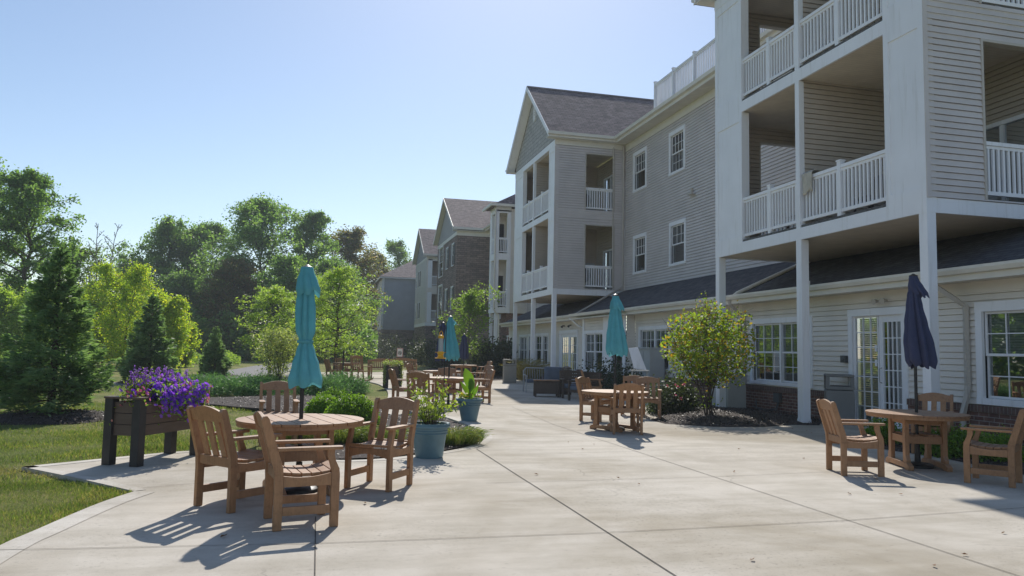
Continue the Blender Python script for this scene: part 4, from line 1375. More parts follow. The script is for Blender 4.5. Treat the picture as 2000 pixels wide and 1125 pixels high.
# ================================================================== PATIO FURNITURE
def bez(a, b, n=8, sag=0.0):
    return [(a[0] + (b[0] - a[0]) * i / n, a[1] + (b[1] - a[1]) * i / n + sag * 4 * (i / n) * (1 - i / n)) for i in range(n + 1)]
BACK = 0.13                      # lean of the back
def make_chair(seat_w=0.56):
    """arm chair of brown lumber; faces +y, origin on the ground between the legs"""
    r_ = empty("patio_chair", "x", "chair")
    W = M['wood']
    hw = seat_w / 2 - 0.03
    yb, yf = -0.24, 0.22
    for s in (-1, 1):
        # rear post: straight to the seat, leaning back above it
        x0, x1 = s * hw - .022, s * hw + .022
        prof = [(yb - .035, 0), (yb + .035, 0), (yb + .035, .42), (yb + .030, .50), (yb - BACK + .035, .90), (yb - BACK + .015, .925), (yb - BACK - .012, .92), (yb - BACK - .030, .895), (yb - .042, .48), (yb - .035, .36)]
        part("leg", W, r_, lambda m: m.prism(prof, 0, min(x0, x1), max(x0, x1)), bevel=.005)
        # front leg: straight to the seat, then the curved arm bracket
        prof2 = [(yf - .035, 0), (yf + .035, 0), (yf + .035, .43), (yf + .028, .48), (yf - .005, .55), (yf - .015, .60), (yf - .012, .635), (yf - .075, .635), (yf - .072, .58), (yf - .050, .52), (yf - .035, .46)]
        part("leg", W, r_, lambda m: m.prism(prof2, 0, min(x0, x1), max(x0, x1)), bevel=.005)
        # armrest
        prof3 = [(s * hw - .038, yb - .02), (s * hw + .03, yb - .02), (s * hw + .042, yf - .08), (s * hw + .042, yf + .03), (s * hw + .025, yf + .055), (s * hw - .03, yf + .055), (s * hw - .045, yf + .03), (s * hw - .045, yf - .1)]
        part("armrest", W, r_, lambda m: m.prism(prof3, 2, .636, .664), bevel=.006)
        part("stretcher", W, r_, lambda m: m.box(s * hw - .016, s * hw + .016, yb + .036, yf - .036, .115, .185), bevel=.004)
        # side apron with the seat curve
        top = [(yb + .036 + (yf - yb - .072) * t / 8, .435 - .022 * math.sin(PI * t / 8) ** 1 + .012 * (t / 8)) for t in range(9)]
        part("side_apron", W, r_, lambda m: m.prism([(yb + .036, .345), (yf - .036, .345)] + top[::-1], 0, s * hw - .018, s * hw + .018), bevel=.003)
    # front and rear apron
    fa = [(-hw + .02, .43), (-hw + .02, .33)] + [(-hw + .02 + (2 * hw - .04) * t / 10, .33 + .045 * math.sin(PI * t / 10)) for t in range(1, 10)] + [(hw - .02, .33), (hw - .02, .43)]
    part("front_apron", W, r_, lambda m: m.prism(fa, 1, yf - .012, yf + .018), bevel=.003)
    part("rear_rail", W, r_, lambda m: m.bar((-hw + .022, yb - .005, .435), (hw - .022, yb - .005, .435), .034, .085), bevel=.004)
    # contoured seat of cross slats
    m = MB()
    n = 6
    L0, L1 = yb + .025, yf + .045
    for i in range(n):
        a = L0 + (L1 - L0) * i / n + .004
        b = L0 + (L1 - L0) * (i + 1) / n - .004
        za, zb = [.442 - .024 * math.sin(PI * (q - L0) / (L1 - L0)) + .014 * (q - L0) / (L1 - L0) for q in (a, b)]
        x = hw - .024 if (a < yb + .04 or b > yf - .04) else hw + .018
        x = hw - .024
        m.add([(-x, a, za), (x, a, za), (x, b, zb), (-x, b, zb), (-x, a, za + .022), (x, a, za + .022), (x, b, zb + .022), (-x, b, zb + .022)],
              [(0, 3, 2, 1), (4, 5, 6, 7), (0, 1, 5, 4), (1, 2, 6, 5), (2, 3, 7, 6), (3, 0, 4, 7)])
    m.build("seat", W, r_, bevel=.004)
    # back: three broad slats and an arched crest rail
    def yat(z): return yb - BACK * (z - .48) / .42
    cr = [(-hw + .022, .80)] + [(-hw + .022 + (2 * hw - .044) * t / 12, .80) for t in (12,)] + [(hw - .022 - (2 * hw - .044) * t / 12, .895 + .045 * math.sin(PI * t / 12)) for t in range(0, 13)]
    m = MB()
    vs_ = []
    for off in (-.016, .016):
        vs_ += [(x, yat(z) + off, z) for x, z in cr]
    k = len(cr)
    m.add(vs_, [tuple(range(k - 1, -1, -1)), tuple(range(k, 2 * k))] + [(i, (i + 1) % k, k + (i + 1) % k, k + i) for i in range(k)])
    m.build("crest_rail", W, r_, bevel=.005)
    for i in (-1, 0, 1):
        x = i * hw * .52
        m = MB()
        m.bar((x, yat(.46), .46), (x, yat(.81), .81), .078, .020, up=(0, 1, BACK / .42))
        m.build("back_slat", W, r_, bevel=.003)
    return r_
CHAIR = make_chair()
_first = [True]
PATIO_CHAIRS = "brown wooden armchairs round the patio tables"
def chair_at(p, ang, label, group=PATIO_CHAIRS):
    o = CHAIR if _first[0] else copy_tree(CHAIR)
    _first[0] = False
    o.location = (p.x, p.y, 0.002)
    o.rotation_euler = (0, 0, ang - PI / 2)
    o["label"] = label
    o["group"] = group
    return o
def chair_px(rear, front, label):
    """chair from the pixels of its feet"""
    r0 = sum((G(*q) for q in rear), Vector()) / len(rear)
    f0 = sum((G(*q) for q in front), Vector()) / len(front)
    d = f0 - r0
    a = math.atan2(d.y, d.x)
    c = r0 + Vector((math.cos(a), math.sin(a), 0)) * .24
    return chair_at(c, a, label)

def make_table():
    r_ = empty("patio_table", "x", "table")
    W = M['wood']
    Rr, n = 0.645, 8
    def arc_board(m, u0, u1, z0, z1, rad):
        pts = []
        k = 10
        for i in range(k + 1):
            u = u0 + (u1 - u0) * i / k
            pts.append((u, math.sqrt(max(0, rad * rad - u * u))))
        poly = pts + [(u, -v) for u, v in pts[::-1]]
        q = [poly[0]]
        for p in poly[1:]:
            if (p[0] - q[-1][0]) ** 2 + (p[1] - q[-1][1]) ** 2 > 1e-6: q.append(p)
        if (q[0][0] - q[-1][0]) ** 2 + (q[0][1] - q[-1][1]) ** 2 < 1e-6: q.pop()
        m.prism(q, 2, z0, z1)
    m = MB()
    for i in range(n):
        arc_board(m, -Rr + 2 * Rr * i / n + .004, -Rr + 2 * Rr * (i + 1) / n - .004, .715, .742, Rr)
    m.build("tabletop", W, r_, bevel=.004)
    m = MB()
    N = 40
    vs_, fs = [], []
    for k in range(N):
        t = 2 * PI * k / N
        for rr, z in ((Rr - .01, .680), (Rr - .01, .714), (Rr - .07, .714), (Rr - .07, .680)):
            vs_.append((rr * math.cos(t), rr * math.sin(t), z))
    for k in range(N):
        for j in range(4):
            a, b = k * 4 + j, k * 4 + (j + 1) % 4
            c, d = ((k + 1) % N) * 4 + (j + 1) % 4, ((k + 1) % N) * 4 + j
            fs.append((a, b, c, d))
    m.add(vs_, fs)
    m.build("rim", W, r_)
    s = .245
    for sx in (-1, 1):
        for sy in (-1, 1):
            prof = [(sy * (s - .045), .09), (sy * (s + .045), .09), (sy * (s + .075), .09), (sy * (s + .075), .13), (sy * (s + .045), .19), (sy * (s + .045), .70), (sy * (s - .045), .70)]
            part("leg", W, r_, lambda m: m.prism(prof, 0, sx * s - .028, sx * s + .028), bevel=.005)
    for sx in (-1, 1):
        foot = [(-.40, .0), (-.28, .0), (-.25, .02), (.25, .02), (.28, .0), (.40, .0), (.40, .055), (.33, .09), (-.33, .09), (-.40, .055)]
        part("foot", W, r_, lambda m: m.prism(foot, 0, sx * s - .035, sx * s + .035), bevel=.005)
    for z0, z1 in ((.60, .70), (.34, .44)):
        part("cross_rail", W, r_, lambda m: m.box(-s + .029, s - .029, -s - .014, -s + .014, z0, z1), bevel=.004)
        part("cross_rail", W, r_, lambda m: m.box(-s + .029, s - .029, s - .014, s + .014, z0, z1), bevel=.004)
        part("side_rail", W, r_, lambda m: m.box(-s - .013, -s + .013, -s + .046, s - .046, z0, z1), bevel=.004)
        part("side_rail", W, r_, lambda m: m.box(s - .013, s + .013, -s + .046, s - .046, z0, z1), bevel=.004)
    part("shelf", W, r_, lambda m: [m.box(-s + .035 + i * .085, -s + .11 + i * .085, -s + .02, s - .02, .44, .458) for i in range(5) if i != 2])
    return r_
TABLE = make_table()
_ft = [True]
def table_at(p, rz, label):
    o = TABLE if _ft[0] else copy_tree(TABLE)
    _ft[0] = False
    o.location = (p.x, p.y, .002)
    o.rotation_euler = (0, 0, rz)
    o["label"] = label
    o["group"] = "round brown patio tables"
    return o

def umbrella(p, label, mat, prof, top, seed=0, lean=(0, 0), hem=.05, vent=None, pole_mat='black', folds=8, tie=None, twist=.35):
    """folded market umbrella standing through a table; prof = (z, radius, fold depth) from the hem up"""
    rr = random.Random(seed)
    root = empty("patio_umbrella", label, "umbrella", (p.x, p.y, 0.0), 0, "folded patio umbrellas")
    part("pole", M[pole_mat], root, lambda m: m.tube([(0, 0, .0), (0, 0, top - .04)], .021, 12), smooth=True)
    part("base", M[pole_mat], root, lambda m: m.lathe([(.20, 0.0), (.20, .035), (.17, .055), (.04, .07), (.032, .30), (.026, .30)], 24), smooth=True)
    NS = 96
    ph = [rr.uniform(-.3, .3) for _ in range(folds)]
    am = [rr.uniform(.5, 1.5) for _ in range(folds)]
    def canopy(profile, name, par, cap=False):
        vs_, fs = [], []
        zlo, zhi = profile[0][0], profile[-1][0]
        steps = []
        for (z0, r0, d0), (z1, r1, d1) in zip(profile[:-1], profile[1:]):
            k = max(2, int((z1 - z0) / .03))
            for i in range(k): 
                t = i / k
                tt = t * t * (3 - 2 * t)
                steps.append((z0 + (z1 - z0) * t, r0 + (r1 - r0) * tt, d0 + (d1 - d0) * tt))
        steps.append(profile[-1])
        for si, (z, r_, d) in enumerate(steps):
            t = (z - zlo) / (zhi - zlo)
            for k in range(NS):
                a = 2 * PI * k / NS
                aa = a + twist * (1 - t) * .6 + seed
                fi = int((a / (2 * PI)) * folds) % folds
                w = abs(math.sin(folds * a / 2 + ph[fi] * .4 * math.sin(folds * a / 2 * 1)))
                w = w ** 1.6
                rad = r_ * (1 - d * am[fi] * .8 * (1 - w)) + .012 * math.sin(3 * a + seed + z * 5) * d
                rad = max(rad, .024)
                zz = z
                if si < 4 and hem: zz = z + .6 * hem * (1 - w) * (1 - si / 4) * 1.6 + .02 * math.sin(2 * a + seed) * (1 - si / 4)
                ox = lean[0] * (1 - t) ** 1.5
                oy = lean[1] * (1 - t) ** 1.5
                vs_.append((rad * math.cos(aa) + ox, rad * math.sin(aa) + oy, zz))
        n_ = len(steps)
        for i in range(n_ - 1):
            for k in range(NS):
                fs.append((i * NS + k, i * NS + (k + 1) % NS, (i + 1) * NS + (k + 1) % NS, (i + 1) * NS + k))
        if cap: fs.append(tuple(range((n_ - 1) * NS, n_ * NS)))
        m = MB()
        m.add(vs_, fs)
        o = m.build(name, mat, par)
        o.data.polygons.foreach_set("use_smooth", [True] * len(o.data.polygons))
        return o
    canopy(prof, "canopy", root)
    if vent: canopy(vent, "top_flap", root, True)
    part("finial", M['black'], root, lambda m: m.lathe([(.055, 0), (.058, .012), (.03, .025), (.012, .04)], 16, (0, 0, top - .02)), smooth=True)
    if tie:
        zt, rt = tie
        part("tie_strap", mat, root, lambda m: m.lathe([(rt, -.015), (rt + .012, -.012), (rt + .012, .012), (rt, .015)], 24, (lean[0] * .3, lean[1] * .3, zt)), smooth=True)
    return root

# ---- near left set
T1 = G(588, 818, .742)
table_at(T1, R(15), "round table under the large foreground teal umbrella, with four chairs pulled loosely round it")
chair_px([(545, 1038), (518, 1012)], [(655, 1030), (627, 1003)], "nearest wooden armchair, seen from its right side in front of the foreground table")
chair_px([(397, 985), (440, 1005)], [(492, 967), (530, 990)], "wooden armchair left of the nearest one, its back toward the purple flower planter")
chair_px([(716, 940), (805, 947)], [(673, 952), (764, 962)], "wooden armchair facing the camera beside the nearest blue pot")
c3 = G(541, 868)
chair_at(c3, math.atan2(T1.y - c3.y, T1.x - c3.x), "wooden armchair behind the foreground table, only its crest showing above the tabletop")
umbrella(T1, "large foreground teal umbrella, folded and tied at the waist, flaring at the hem", M['teal'],
         [(1.07, .180, .26), (1.14, .190, .28), (1.30, .150, .30), (1.44, .105, .28), (1.535, .072, .22), (1.56, .072, .22), (1.66, .108, .36), (1.88, .112, .40), (2.05, .095, .38), (2.15, .07, .3)],
         2.34, 3, (.03, 0.0), .04, [(2.03, .120, .22), (2.09, .135, .20), (2.16, .118, .2), (2.31, .070, .12), (2.33, .064, .05)], tie=(1.545, .072), folds=6, twist=.15)

# ---- right set
T2 = G(1790, 806, .742)
table_at(T2, R(-20), "round table under the near navy umbrella at right, half in the building's shade")
chair_px([(1628, 917), (1640, 930)], [(1703, 919), (1720, 932)], "wooden armchair left of the navy umbrella's table, sunlit and turned sideways")
chair_px([(1974, 953), (1994, 943)], [(1885, 944), (1911, 933)], "wooden armchair at the right edge, turned left toward the navy umbrella's table")
c = G(1822, 886)
chair_at(c, math.atan2(T2.y - c.y, T2.x - c.x), "shaded wooden armchair behind the navy umbrella's table, facing the camera near the glass door")
umbrella(T2, "near navy umbrella hanging loosely folded over the right hand table", M['navy'],
         [(1.36, .17, .34), (1.46, .205, .36), (1.68, .195, .40), (1.98, .150, .42), (2.22, .112, .40), (2.38, .09, .36), (2.48, .06, .3)],
         2.66, 11, (.085, -.03), .05, [(2.34, .118, .28), (2.41, .128, .25), (2.48, .105, .25), (2.61, .064, .15), (2.64, .055, .05)], twist=.2, folds=7)

# ---- set in the middle distance by the leafy bush
T3 = G(1201, 764, .742)
table_at(T3, R(25), "round table under the teal umbrella nearest the building, a chair back before it")
chair_px([(1195, 848), (1257, 850)], [(1187, 840), (1245, 841)], "wooden armchair seen from behind at the middle table left of the leafy bush")
c = G(1165, 822)
chair_at(c, R(-50), "wooden armchair behind the left side of the middle table, near the wall umbrella")
c = D(1237, 18.4)
chair_at(c, R(-118), "left of two wooden armchairs facing the patio between the middle table and leafy bush")
c = D(1267, 17.6)
chair_at(c, R(-112), "right one of two empty wooden armchairs facing the patio, next to the leafy bush")
c = D(1160, 23.5)
chair_at(c, R(-20), "small distant wooden armchair standing alone under the white bay windows")
umbrella(T3, "teal umbrella nearest the building wall, folded straight over the middle table", M['teal'],
         [(1.42, .20, .28), (1.54, .220, .32), (1.78, .195, .34), (2.06, .150, .36), (2.26, .122, .35), (2.36, .10, .3), (2.44, .08, .3)],
         2.62, 5, (.04, 0), .05, [(2.30, .140, .30), (2.36, .145, .28), (2.44, .12, .25), (2.56, .07, .15), (2.59, .06, .05)], folds=7)

# ---- sets farther along the walk
T4 = D(878, 20.2)
table_at(T4, R(10), "round table under the far teal umbrella behind the two blue pots")
umbrella(T4, "far teal umbrella behind the yellow bird feeder, bulging to the right", M['teal'],
         [(1.19, .17, .25), (1.30, .235, .32), (1.55, .210, .36), (1.85, .150, .36), (2.05, .115, .35), (2.18, .09, .3), (2.22, .06, .3)],
         2.36, 9, (.06, 0), .06, [(2.14, .120, .3), (2.2, .11, .3), (2.30, .06, .15), (2.33, .05, .05)])
chair_at(D(824, 18.4), R(70), "wooden armchair seen from behind at the far teal umbrella's table, left of the pots")
chair_at(D(792, 20.5), R(8), "wooden armchair seen side on at the left of the far teal umbrella's table")
chair_at(D(936, 21.8), R(190), "wooden armchair at the right of the far teal umbrella's table, turned toward the lawn")
chair_at(D(874, 22.6), R(-100), "wooden armchair behind the far teal umbrella's table, facing the camera")
T5 = D(864, 26.2)
table_at(T5, R(0), "round table under the dark navy umbrella half hidden behind the far teal one")
umbrella(T5, "navy umbrella half hidden behind the far teal umbrella", M['navy'],
         [(1.05, .20, .3), (1.2, .23, .35), (1.6, .19, .36), (2.0, .15, .36), (2.2, .11, .3), (2.3, .07, .3)], 2.40, 13, (-.05, 0), .05, [(2.18, .15, .3), (2.25, .14, .3), (2.34, .07, .1), (2.37, .05, .05)])
chair_at(D(940, 27.5), R(200), "distant wooden armchair just left of the dark shrubs by the building")
chair_at(D(818, 28.0), R(-30), "distant wooden armchair between the vine covered planter and the navy umbrella")
T6 = D(906, 36.5)
table_at(T6, R(20), "farthest round table, under the small navy umbrella in front of the young leafy tree")
umbrella(T6, "farthest navy umbrella, small and plum coloured in front of the young leafy tree", M['navy'],
         [(1.02, .22, .3), (1.2, .24, .35), (1.6, .20, .36), (1.9, .15, .36), (2.05, .11, .3), (2.12, .07, .3)], 2.22, 17, (.0, 0), .05, [(1.98, .16, .3), (2.05, .14, .3), (2.15, .07, .1), (2.19, .05, .05)])
chair_at(D(944, 37.5), R(190), "tiny wooden armchair at the right of the farthest table")
T7 = D(678, 36.0)
table_at(T7, R(5), "round table without umbrella at the far left walk, beside the rocking chair")
chair_at(D(653, 35.0), R(20), "far wooden armchair at the left end of the walk, left of the table without umbrella")
chair_at(D(668, 38.2), R(-80), "far wooden armchair behind the table without umbrella")

def make_rocker(p, ang, label):
    r_ = empty("rocking_chair", label, "rocking chair", (p.x, p.y, 0), ang - PI / 2)
    W = M['wood']
    hw = .29
    for s in (-1, 1):
        m = MB()
        pts = [(-.50 + 1.0 * i / 12, .03 + .10 * (2 * (i / 12) - 1) ** 2) for i in range(13)]
        m.prism([(y, z - .03) for y, z in pts] + [(y, z + .03) for y, z in pts[::-1]], 0, s * hw - .02, s * hw + .02)
        m.build("rocker", W, r_)
        part("leg", W, r_, lambda m: m.bar((s * hw, .24, .06), (s * hw, .24, .62), .045, .06, (0, 1, 0)))
        part("leg", W, r_, lambda m: m.bar((s * hw, -.20, .06), (s * hw, -.40, 1.12), .045, .06, (0, 1, 0)))
        part("armrest", W, r_, lambda m: m.box(s * hw - .045, s * hw + .045, -.33, .30, .62, .65))
    part("seat", W, r_, lambda m: [m.box(-hw + .02, hw - .02, -.22 + .095 * i, -.135 + .095 * i, .40 + .01 * i, .425 + .01 * i) for i in range(5)])
    part("crest_rail", W, r_, lambda m: m.prism([(-hw + .02, .98), (hw - .02, .98), (hw - .02, 1.08), (0, 1.13), (-hw + .02, 1.08)], 1, -.40, -.37))
    part("lower_rail", W, r_, lambda m: m.box(-hw + .02, hw - .02, -.275, -.24, .45, .53))
    for i in range(5):
        x = -.2 + .1 * i
        part("back_slat", W, r_, lambda m: m.bar((x, -.26, .50), (x, -.385, 1.0), .055, .02, (0, 1, .2)))
    return r_
make_rocker(D(706, 33.8), R(-60), "high backed wooden rocking chair at the far end of the walk, before the benches")

def make_bench(p, ang, label, L=1.5):
    r_ = empty("garden_bench", label, "bench", (p.x, p.y, 0), ang - PI / 2, "wooden benches along the far walk")
    W = M['wood']
    for s in (-1, 1):
        x = s * (L / 2 - .04)
        part("leg", W, r_, lambda m: m.box(x - .03, x + .03, .18, .25, 0, .62))
        part("leg", W, r_, lambda m: m.bar((x, -.22, 0), (x, -.30, .90), .06, .06, (0, 1, 0)))
        part("armrest", W, r_, lambda m: m.box(x - .045, x + .045, -.24, .28, .62, .65))
    part("seat", W, r_, lambda m: [m.box(-L / 2 + .06, L / 2 - .06, -.2 + .09 * i, -.12 + .09 * i, .42, .445) for i in range(5)])
    cr = [(-L / 2 + .07, .80), (L / 2 - .07, .80)] + [(L / 2 - .07 - (L - .14) * t / 12, .87 + .09 * math.sin(PI * t / 12)) for t in range(13)]
    part("crest_rail", W, r_, lambda m: m.prism(cr, 1, -.30, -.265))
    part("lower_rail", W, r_, lambda m: m.box(-L / 2 + .07, L / 2 - .07, -.255, -.225, .47, .54))
    n = int(L / .11)
    m = MB()
    for i in range(n):
        x = -L / 2 + .12 + (L - .24) * i / (n - 1)
        m.bar((x, -.24, .50), (x, -.285, .83), .06, .02, (0, 1, .1))
    m.build("back_slats", W, r_)
    return r_
make_bench(D(751, 37.5), R(-75), "wooden slatted bench at the far end of the walk, right behind the rocking chair")
make_bench(D(788, 41.0), R(-95), "wooden slatted bench under the white sign on the shaded wall", 1.5)

# ---- raised planters
def planter(p, ang, label, L, w, ztop, zbot, post=.115):
    r_ = empty("raised_planter", label, "planter", (p.x, p.y, 0), ang)
    for sx in (-1, 1):
        for sy in (-1, 1):
            part("leg", M['post_black'], r_, lambda m: m.box(sx * (L / 2 - post / 2) - post / 2, sx * (L / 2 - post / 2) + post / 2, sy * (w / 2 - post / 2) - post / 2, sy * (w / 2 - post / 2) + post / 2, 0, ztop), bevel=.006)
    for sy in (-1, 1):
        m = MB()
        n = 3
        h = (ztop - .04 - zbot) / n
        y = sy * (w / 2 - post * .42)
        for i in range(n):
            m.box(-L / 2 + post + .002, L / 2 - post - .002, y - .02, y + .02, zbot + h * i + .003, zbot + h * (i + 1) - .003)
        m.build("side_board", M['planter_board'], r_, bevel=.004)
    for sx in (-1, 1):
        m = MB()
        x = sx * (L / 2 - post * .5)
        for i in range(3):
            m.box(x - .02, x + .02, -w / 2 + post + .002, w / 2 - post - .002, zbot + h * i + .003, zbot + h * (i + 1) - .003)
        m.build("end_board", M['planter_board'], r_, bevel=.004)
    part("soil", M['soil'], r_, lambda m: m.box(-L / 2 + post, L / 2 - post, -w / 2 + .07, w / 2 - .07, ztop - .14, ztop - .09))
    for sx in (-1, 1):
        part("top_cap", M['planter_board'], r_, lambda m: m.box(sx * (L / 2 - post / 2) - post / 2 - .01, sx * (L / 2 - post / 2) + post / 2 + .01, -w / 2 - .01, w / 2 + .01, ztop, ztop + .025), bevel=.004)
    return r_
pa, pb = G(231, 907), G(266, 911)          # two near feet of the big planter
pc = G(378, 889)
ud = (pc - pb); ud.z = 0
PL_A = math.atan2(ud.y, ud.x)
u = Vector((math.cos(PL_A), math.sin(PL_A), 0)); v = Vector((-u.y, u.x, 0))
PL_L, PL_W = 1.22, 0.52
PL_C = pb - u * .06 - v * .06 + u * PL_L / 2 + v * PL_W / 2
planter(PL_C, PL_A, "large dark raised planter full of purple flowers, at the left corner of the patio", PL_L, PL_W, .81, .36)
p2c = D(768, 28.5)
planter(p2c, R(5), "far raised planter with black posts, overgrown with pale vines, on the walk", .62, .5, .84, .32, .12)

# ---- flower pots
def pot(p, label, r_top, h, r_bot):
    o = empty("flower_pot", label, "flower pot", (p.x, p.y, 0), 0, "blue ridged flower pots")
    prof = [(r_bot * .96, 0), (r_bot, .015), (r_bot + (r_top - r_bot) * .62, h * .66), (r_bot + (r_top - r_bot) * .70, h * .67), (r_bot + (r_top - r_bot) * .72 + .008, h * .71), (r_bot + (r_top - r_bot) * .70, h * .73),
            (r_bot + (r_top - r_bot) * .80, h * .75), (r_bot + (r_top - r_bot) * .82 + .008, h * .79), (r_bot + (r_top - r_bot) * .80, h * .81), (r_top * .97, h * .86), (r_top * 1.08, h * .89), (r_top * 1.10, h * .93), (r_top * 1.07, h * .955), (r_top * 1.11, h * .975), (r_top * 1.07, h), (r_top * .95, h), (r_top * .90, h * .90), (r_top * .85, h * .85)]
    part("pot_body", M['pot'], o, lambda m: m.lathe(prof, 48, cap1=False), smooth=True)
    part("soil", M['soil'], o, lambda m: m.lathe([(0.001, h * .86), (r_top * .86, h * .86)], 32, cap0=False, cap1=False))
    return o
P1 = G(838, 893)
pot(P1, "nearer blue flower pot holding a leggy pale green shrub, beside the foreground chairs", .255, .47, .19)
P2 = G(916, 822)
pot(P2, "farther blue flower pot holding a broad leaved plant, on the edge of the walk", .26, .47, .165)

# ---- bins
def bin_(p, rz, label, mat, w=.56, h=1.07, hood=.30):
    o = empty("trash_bin", label, "trash can", (p.x, p.y, 0), rz, "square hooded trash bins")
    s = w / 2
    part("body", M[mat], o, lambda m: m.box(-s, s, -s, s, 0, h - hood - .012), bevel=.02)
    z0, z1 = h - hood, h - .06
    t = .075
    for sx in (-1, 1):
        for sy in (-1, 1):
            m = MB()
            m.box(sx * (s - t / 2) - t / 2, sx * (s - t / 2) + t / 2, sy * (s - t / 2) - t / 2, sy * (s - t / 2) + t / 2, z0 + .06, z1)
            m.build("hood_corner", M[mat], o)
    part("hood_band", M[mat], o, lambda m: m.box(-s - .004, s + .004, -s - .004, s + .004, z0, z0 + .075), bevel=.01)
    part("hood_top", M[mat], o, lambda m: m.box(-s - .006, s + .006, -s - .006, s + .006, z1, h), bevel=.028, seg=3)
    part("liner", M['black'], o, lambda m: m.box(-s + .09, s - .09, -s + .09, -s + .092, z0 + .02, z0 + .10))
    return o
bin_(G(1641, 829) + Vector((0.12, .18, 0)), R(-32), "dark grey hooded trash bin beside the glass door, behind the right hand table", 'bin', .58, 1.1, .34)
bin_(G(998, 748) + Vector((0, .3, 0)), R(-8), "tan hooded trash bin by the far white posts, left of the covered grill", 'bin_tan', .58, 1.07, .28)

# ---- bird feeder, garden poles, sign
f0 = D(866, 16.4)
fe = empty("bird_feeder", "yellow tube bird feeder hanging in front of the far teal umbrella", "bird feeder", (f0.x - .06, f0.y, 0))
part("tube", M['grey_box'], fe, lambda m: m.lathe([(.052, 1.44), (.052, 1.72)], 16), smooth=True)
part("lid", M['yellow'], fe, lambda m: m.lathe([(.06, 1.715), (.062, 1.76), (.04, 1.785), (.01, 1.79)], 16), smooth=True)
part("hanger", M['yellow'], fe, lambda m: m.tube([(-.03, 0, 1.77), (-.032, 0, 1.84), (0, 0, 1.885), (.032, 0, 1.84), (.03, 0, 1.77)], .010, 6), smooth=True)
part("feeding_port", M['yellow'], fe, lambda m: m.lathe([(.05, 1.30), (.075, 1.31), (.055, 1.36), (.075, 1.39), (.06, 1.44)], 16), smooth=True)
part("perch", M['yellow'], fe, lambda m: [m.lathe([(.115, z), (.125, z + .01), (.115, z + .02), (.05, z + .02)], 20) for z in (1.285,)] + [m.bar((-.12, 0, 1.42), (.12, 0, 1.42), .012, .012)], smooth=True)
pl = empty("shepherd_hook", "thin black shepherd hook pole that carries the yellow bird feeder", "garden pole", (f0.x, f0.y, 0))
part("pole", M['black'], pl, lambda m: m.tube([(.04, 0, 0), (.03, 0, 1.2), (.05, 0, 1.95), (.04, 0, 2.06), (-.01, 0, 2.10), (-.055, 0, 2.06), (-.06, 0, 1.98), (-.06, 0, 1.87)], .010, 6), smooth=True)
q = D(671, 31.0)
st = empty("garden_stake", "plain black upright pole standing in the juniper beside the far walk", "garden pole", (q.x, q.y, 0))
part("pole", M['black'], st, lambda m: m.tube([(0, 0, 0), (0, 0, 1.30)], .03, 8), smooth=True)
part("tip", M['black'], st, lambda m: m.lathe([(.035, 1.28), (.03, 1.33), (.002, 1.36)], 8))
q = D(781, 43.0)
sg = empty("warning_sign", "small white sign with red border and round prohibition mark, on a post behind benches", "sign", (q.x, q.y, 0), R(-8))
part("post", M['dark_grey'], sg, lambda m: m.box(-.025, .025, .0, .05, 0, 1.5))
part("panel", M['sign_white'], sg, lambda m: m.box(-.17, .17, -.02, -.002, .98, 1.48), bevel=.004)
m = MB()
for a, b, c, d in ((-.165, .165, 1.455, 1.475), (-.165, .165, .985, 1.005), (-.165, -.145, 1.005, 1.455), (.145, .165, 1.005, 1.455)): m.box(a, b, -.026, -.021, c, d)
m.build("border", M['sign_red'], sg)
m = MB()
N = 24
for k in range(N):
    a, b = 2 * PI * k / N, 2 * PI * (k + 1) / N
    m.quad((.105 * math.cos(a), -.026, 1.21 + .105 * math.sin(a)), (.105 * math.cos(b), -.026, 1.21 + .105 * math.sin(b)), (.08 * math.cos(b), -.026, 1.21 + .08 * math.sin(b)), (.08 * math.cos(a), -.026, 1.21 + .08 * math.sin(a)))
m.bar((-.07, -.027, 1.28), (.07, -.027, 1.14), .004, .024, (1, 0, 1))
m.build("prohibition_ring", M['black'], sg)
m = MB(); m.box(-.05, .04, -.0245, -.0225, 1.18, 1.22); m.box(.02, .06, -.0246, -.0224, 1.20, 1.25); m.box(-.05, -.035, -.0246, -.0224, 1.14, 1.18); m.box(.02, .035, -.0246, -.0224, 1.14, 1.18)
m.build("pictogram", M['black'], sg)

# ---- lounge corner by the far door
def wire_loveseat(p, ang):
    r_ = empty("metal_loveseat", "grey metal loveseat with an open barred back, left of the covered grill", "loveseat", (p.x, p.y, 0), ang - PI / 2)
    m = MB()
    for x in (-.6, .6):
        m.tube([(x, .25, 0), (x, .25, .6), (x, -.25, .62), (x, -.3, .0)], .02, 6)
    m.tube([(-.6, -.27, .4), (-.6, -.33, .75), (-.5, -.35, .86), (.5, -.35, .86), (.6, -.33, .75), (.6, -.27, .4)], .02, 6)
    m.build("frame", M['grey_box'], r_)
    m = MB()
    for i in range(13): m.tube([(-.54 + .09 * i, -.27, .42), (-.54 + .09 * i, -.345, .85)], .010, 5)
    m.build("back_bars", M['grey_box'], r_)
    part("seat_cushion", M['cover'], r_, lambda m: m.box(-.56, .56, -.25, .27, .34, .46), bevel=.03)
wire_loveseat(D(1058, 27.8), R(-95))
gq = D(1082, 27.0)
o = empty("covered_grill", "blue grey covered grill standing between the metal loveseat and the glass doors", "grill cover", (gq.x, gq.y, 0), R(-12))
m = MB()
rings = [(.34, .28, 0.02), (.35, .29, .3), (.33, .27, .7), (.34, .27, .86), (.32, .24, .91), (.22, .16, .93)]
vs_, fs = [], []
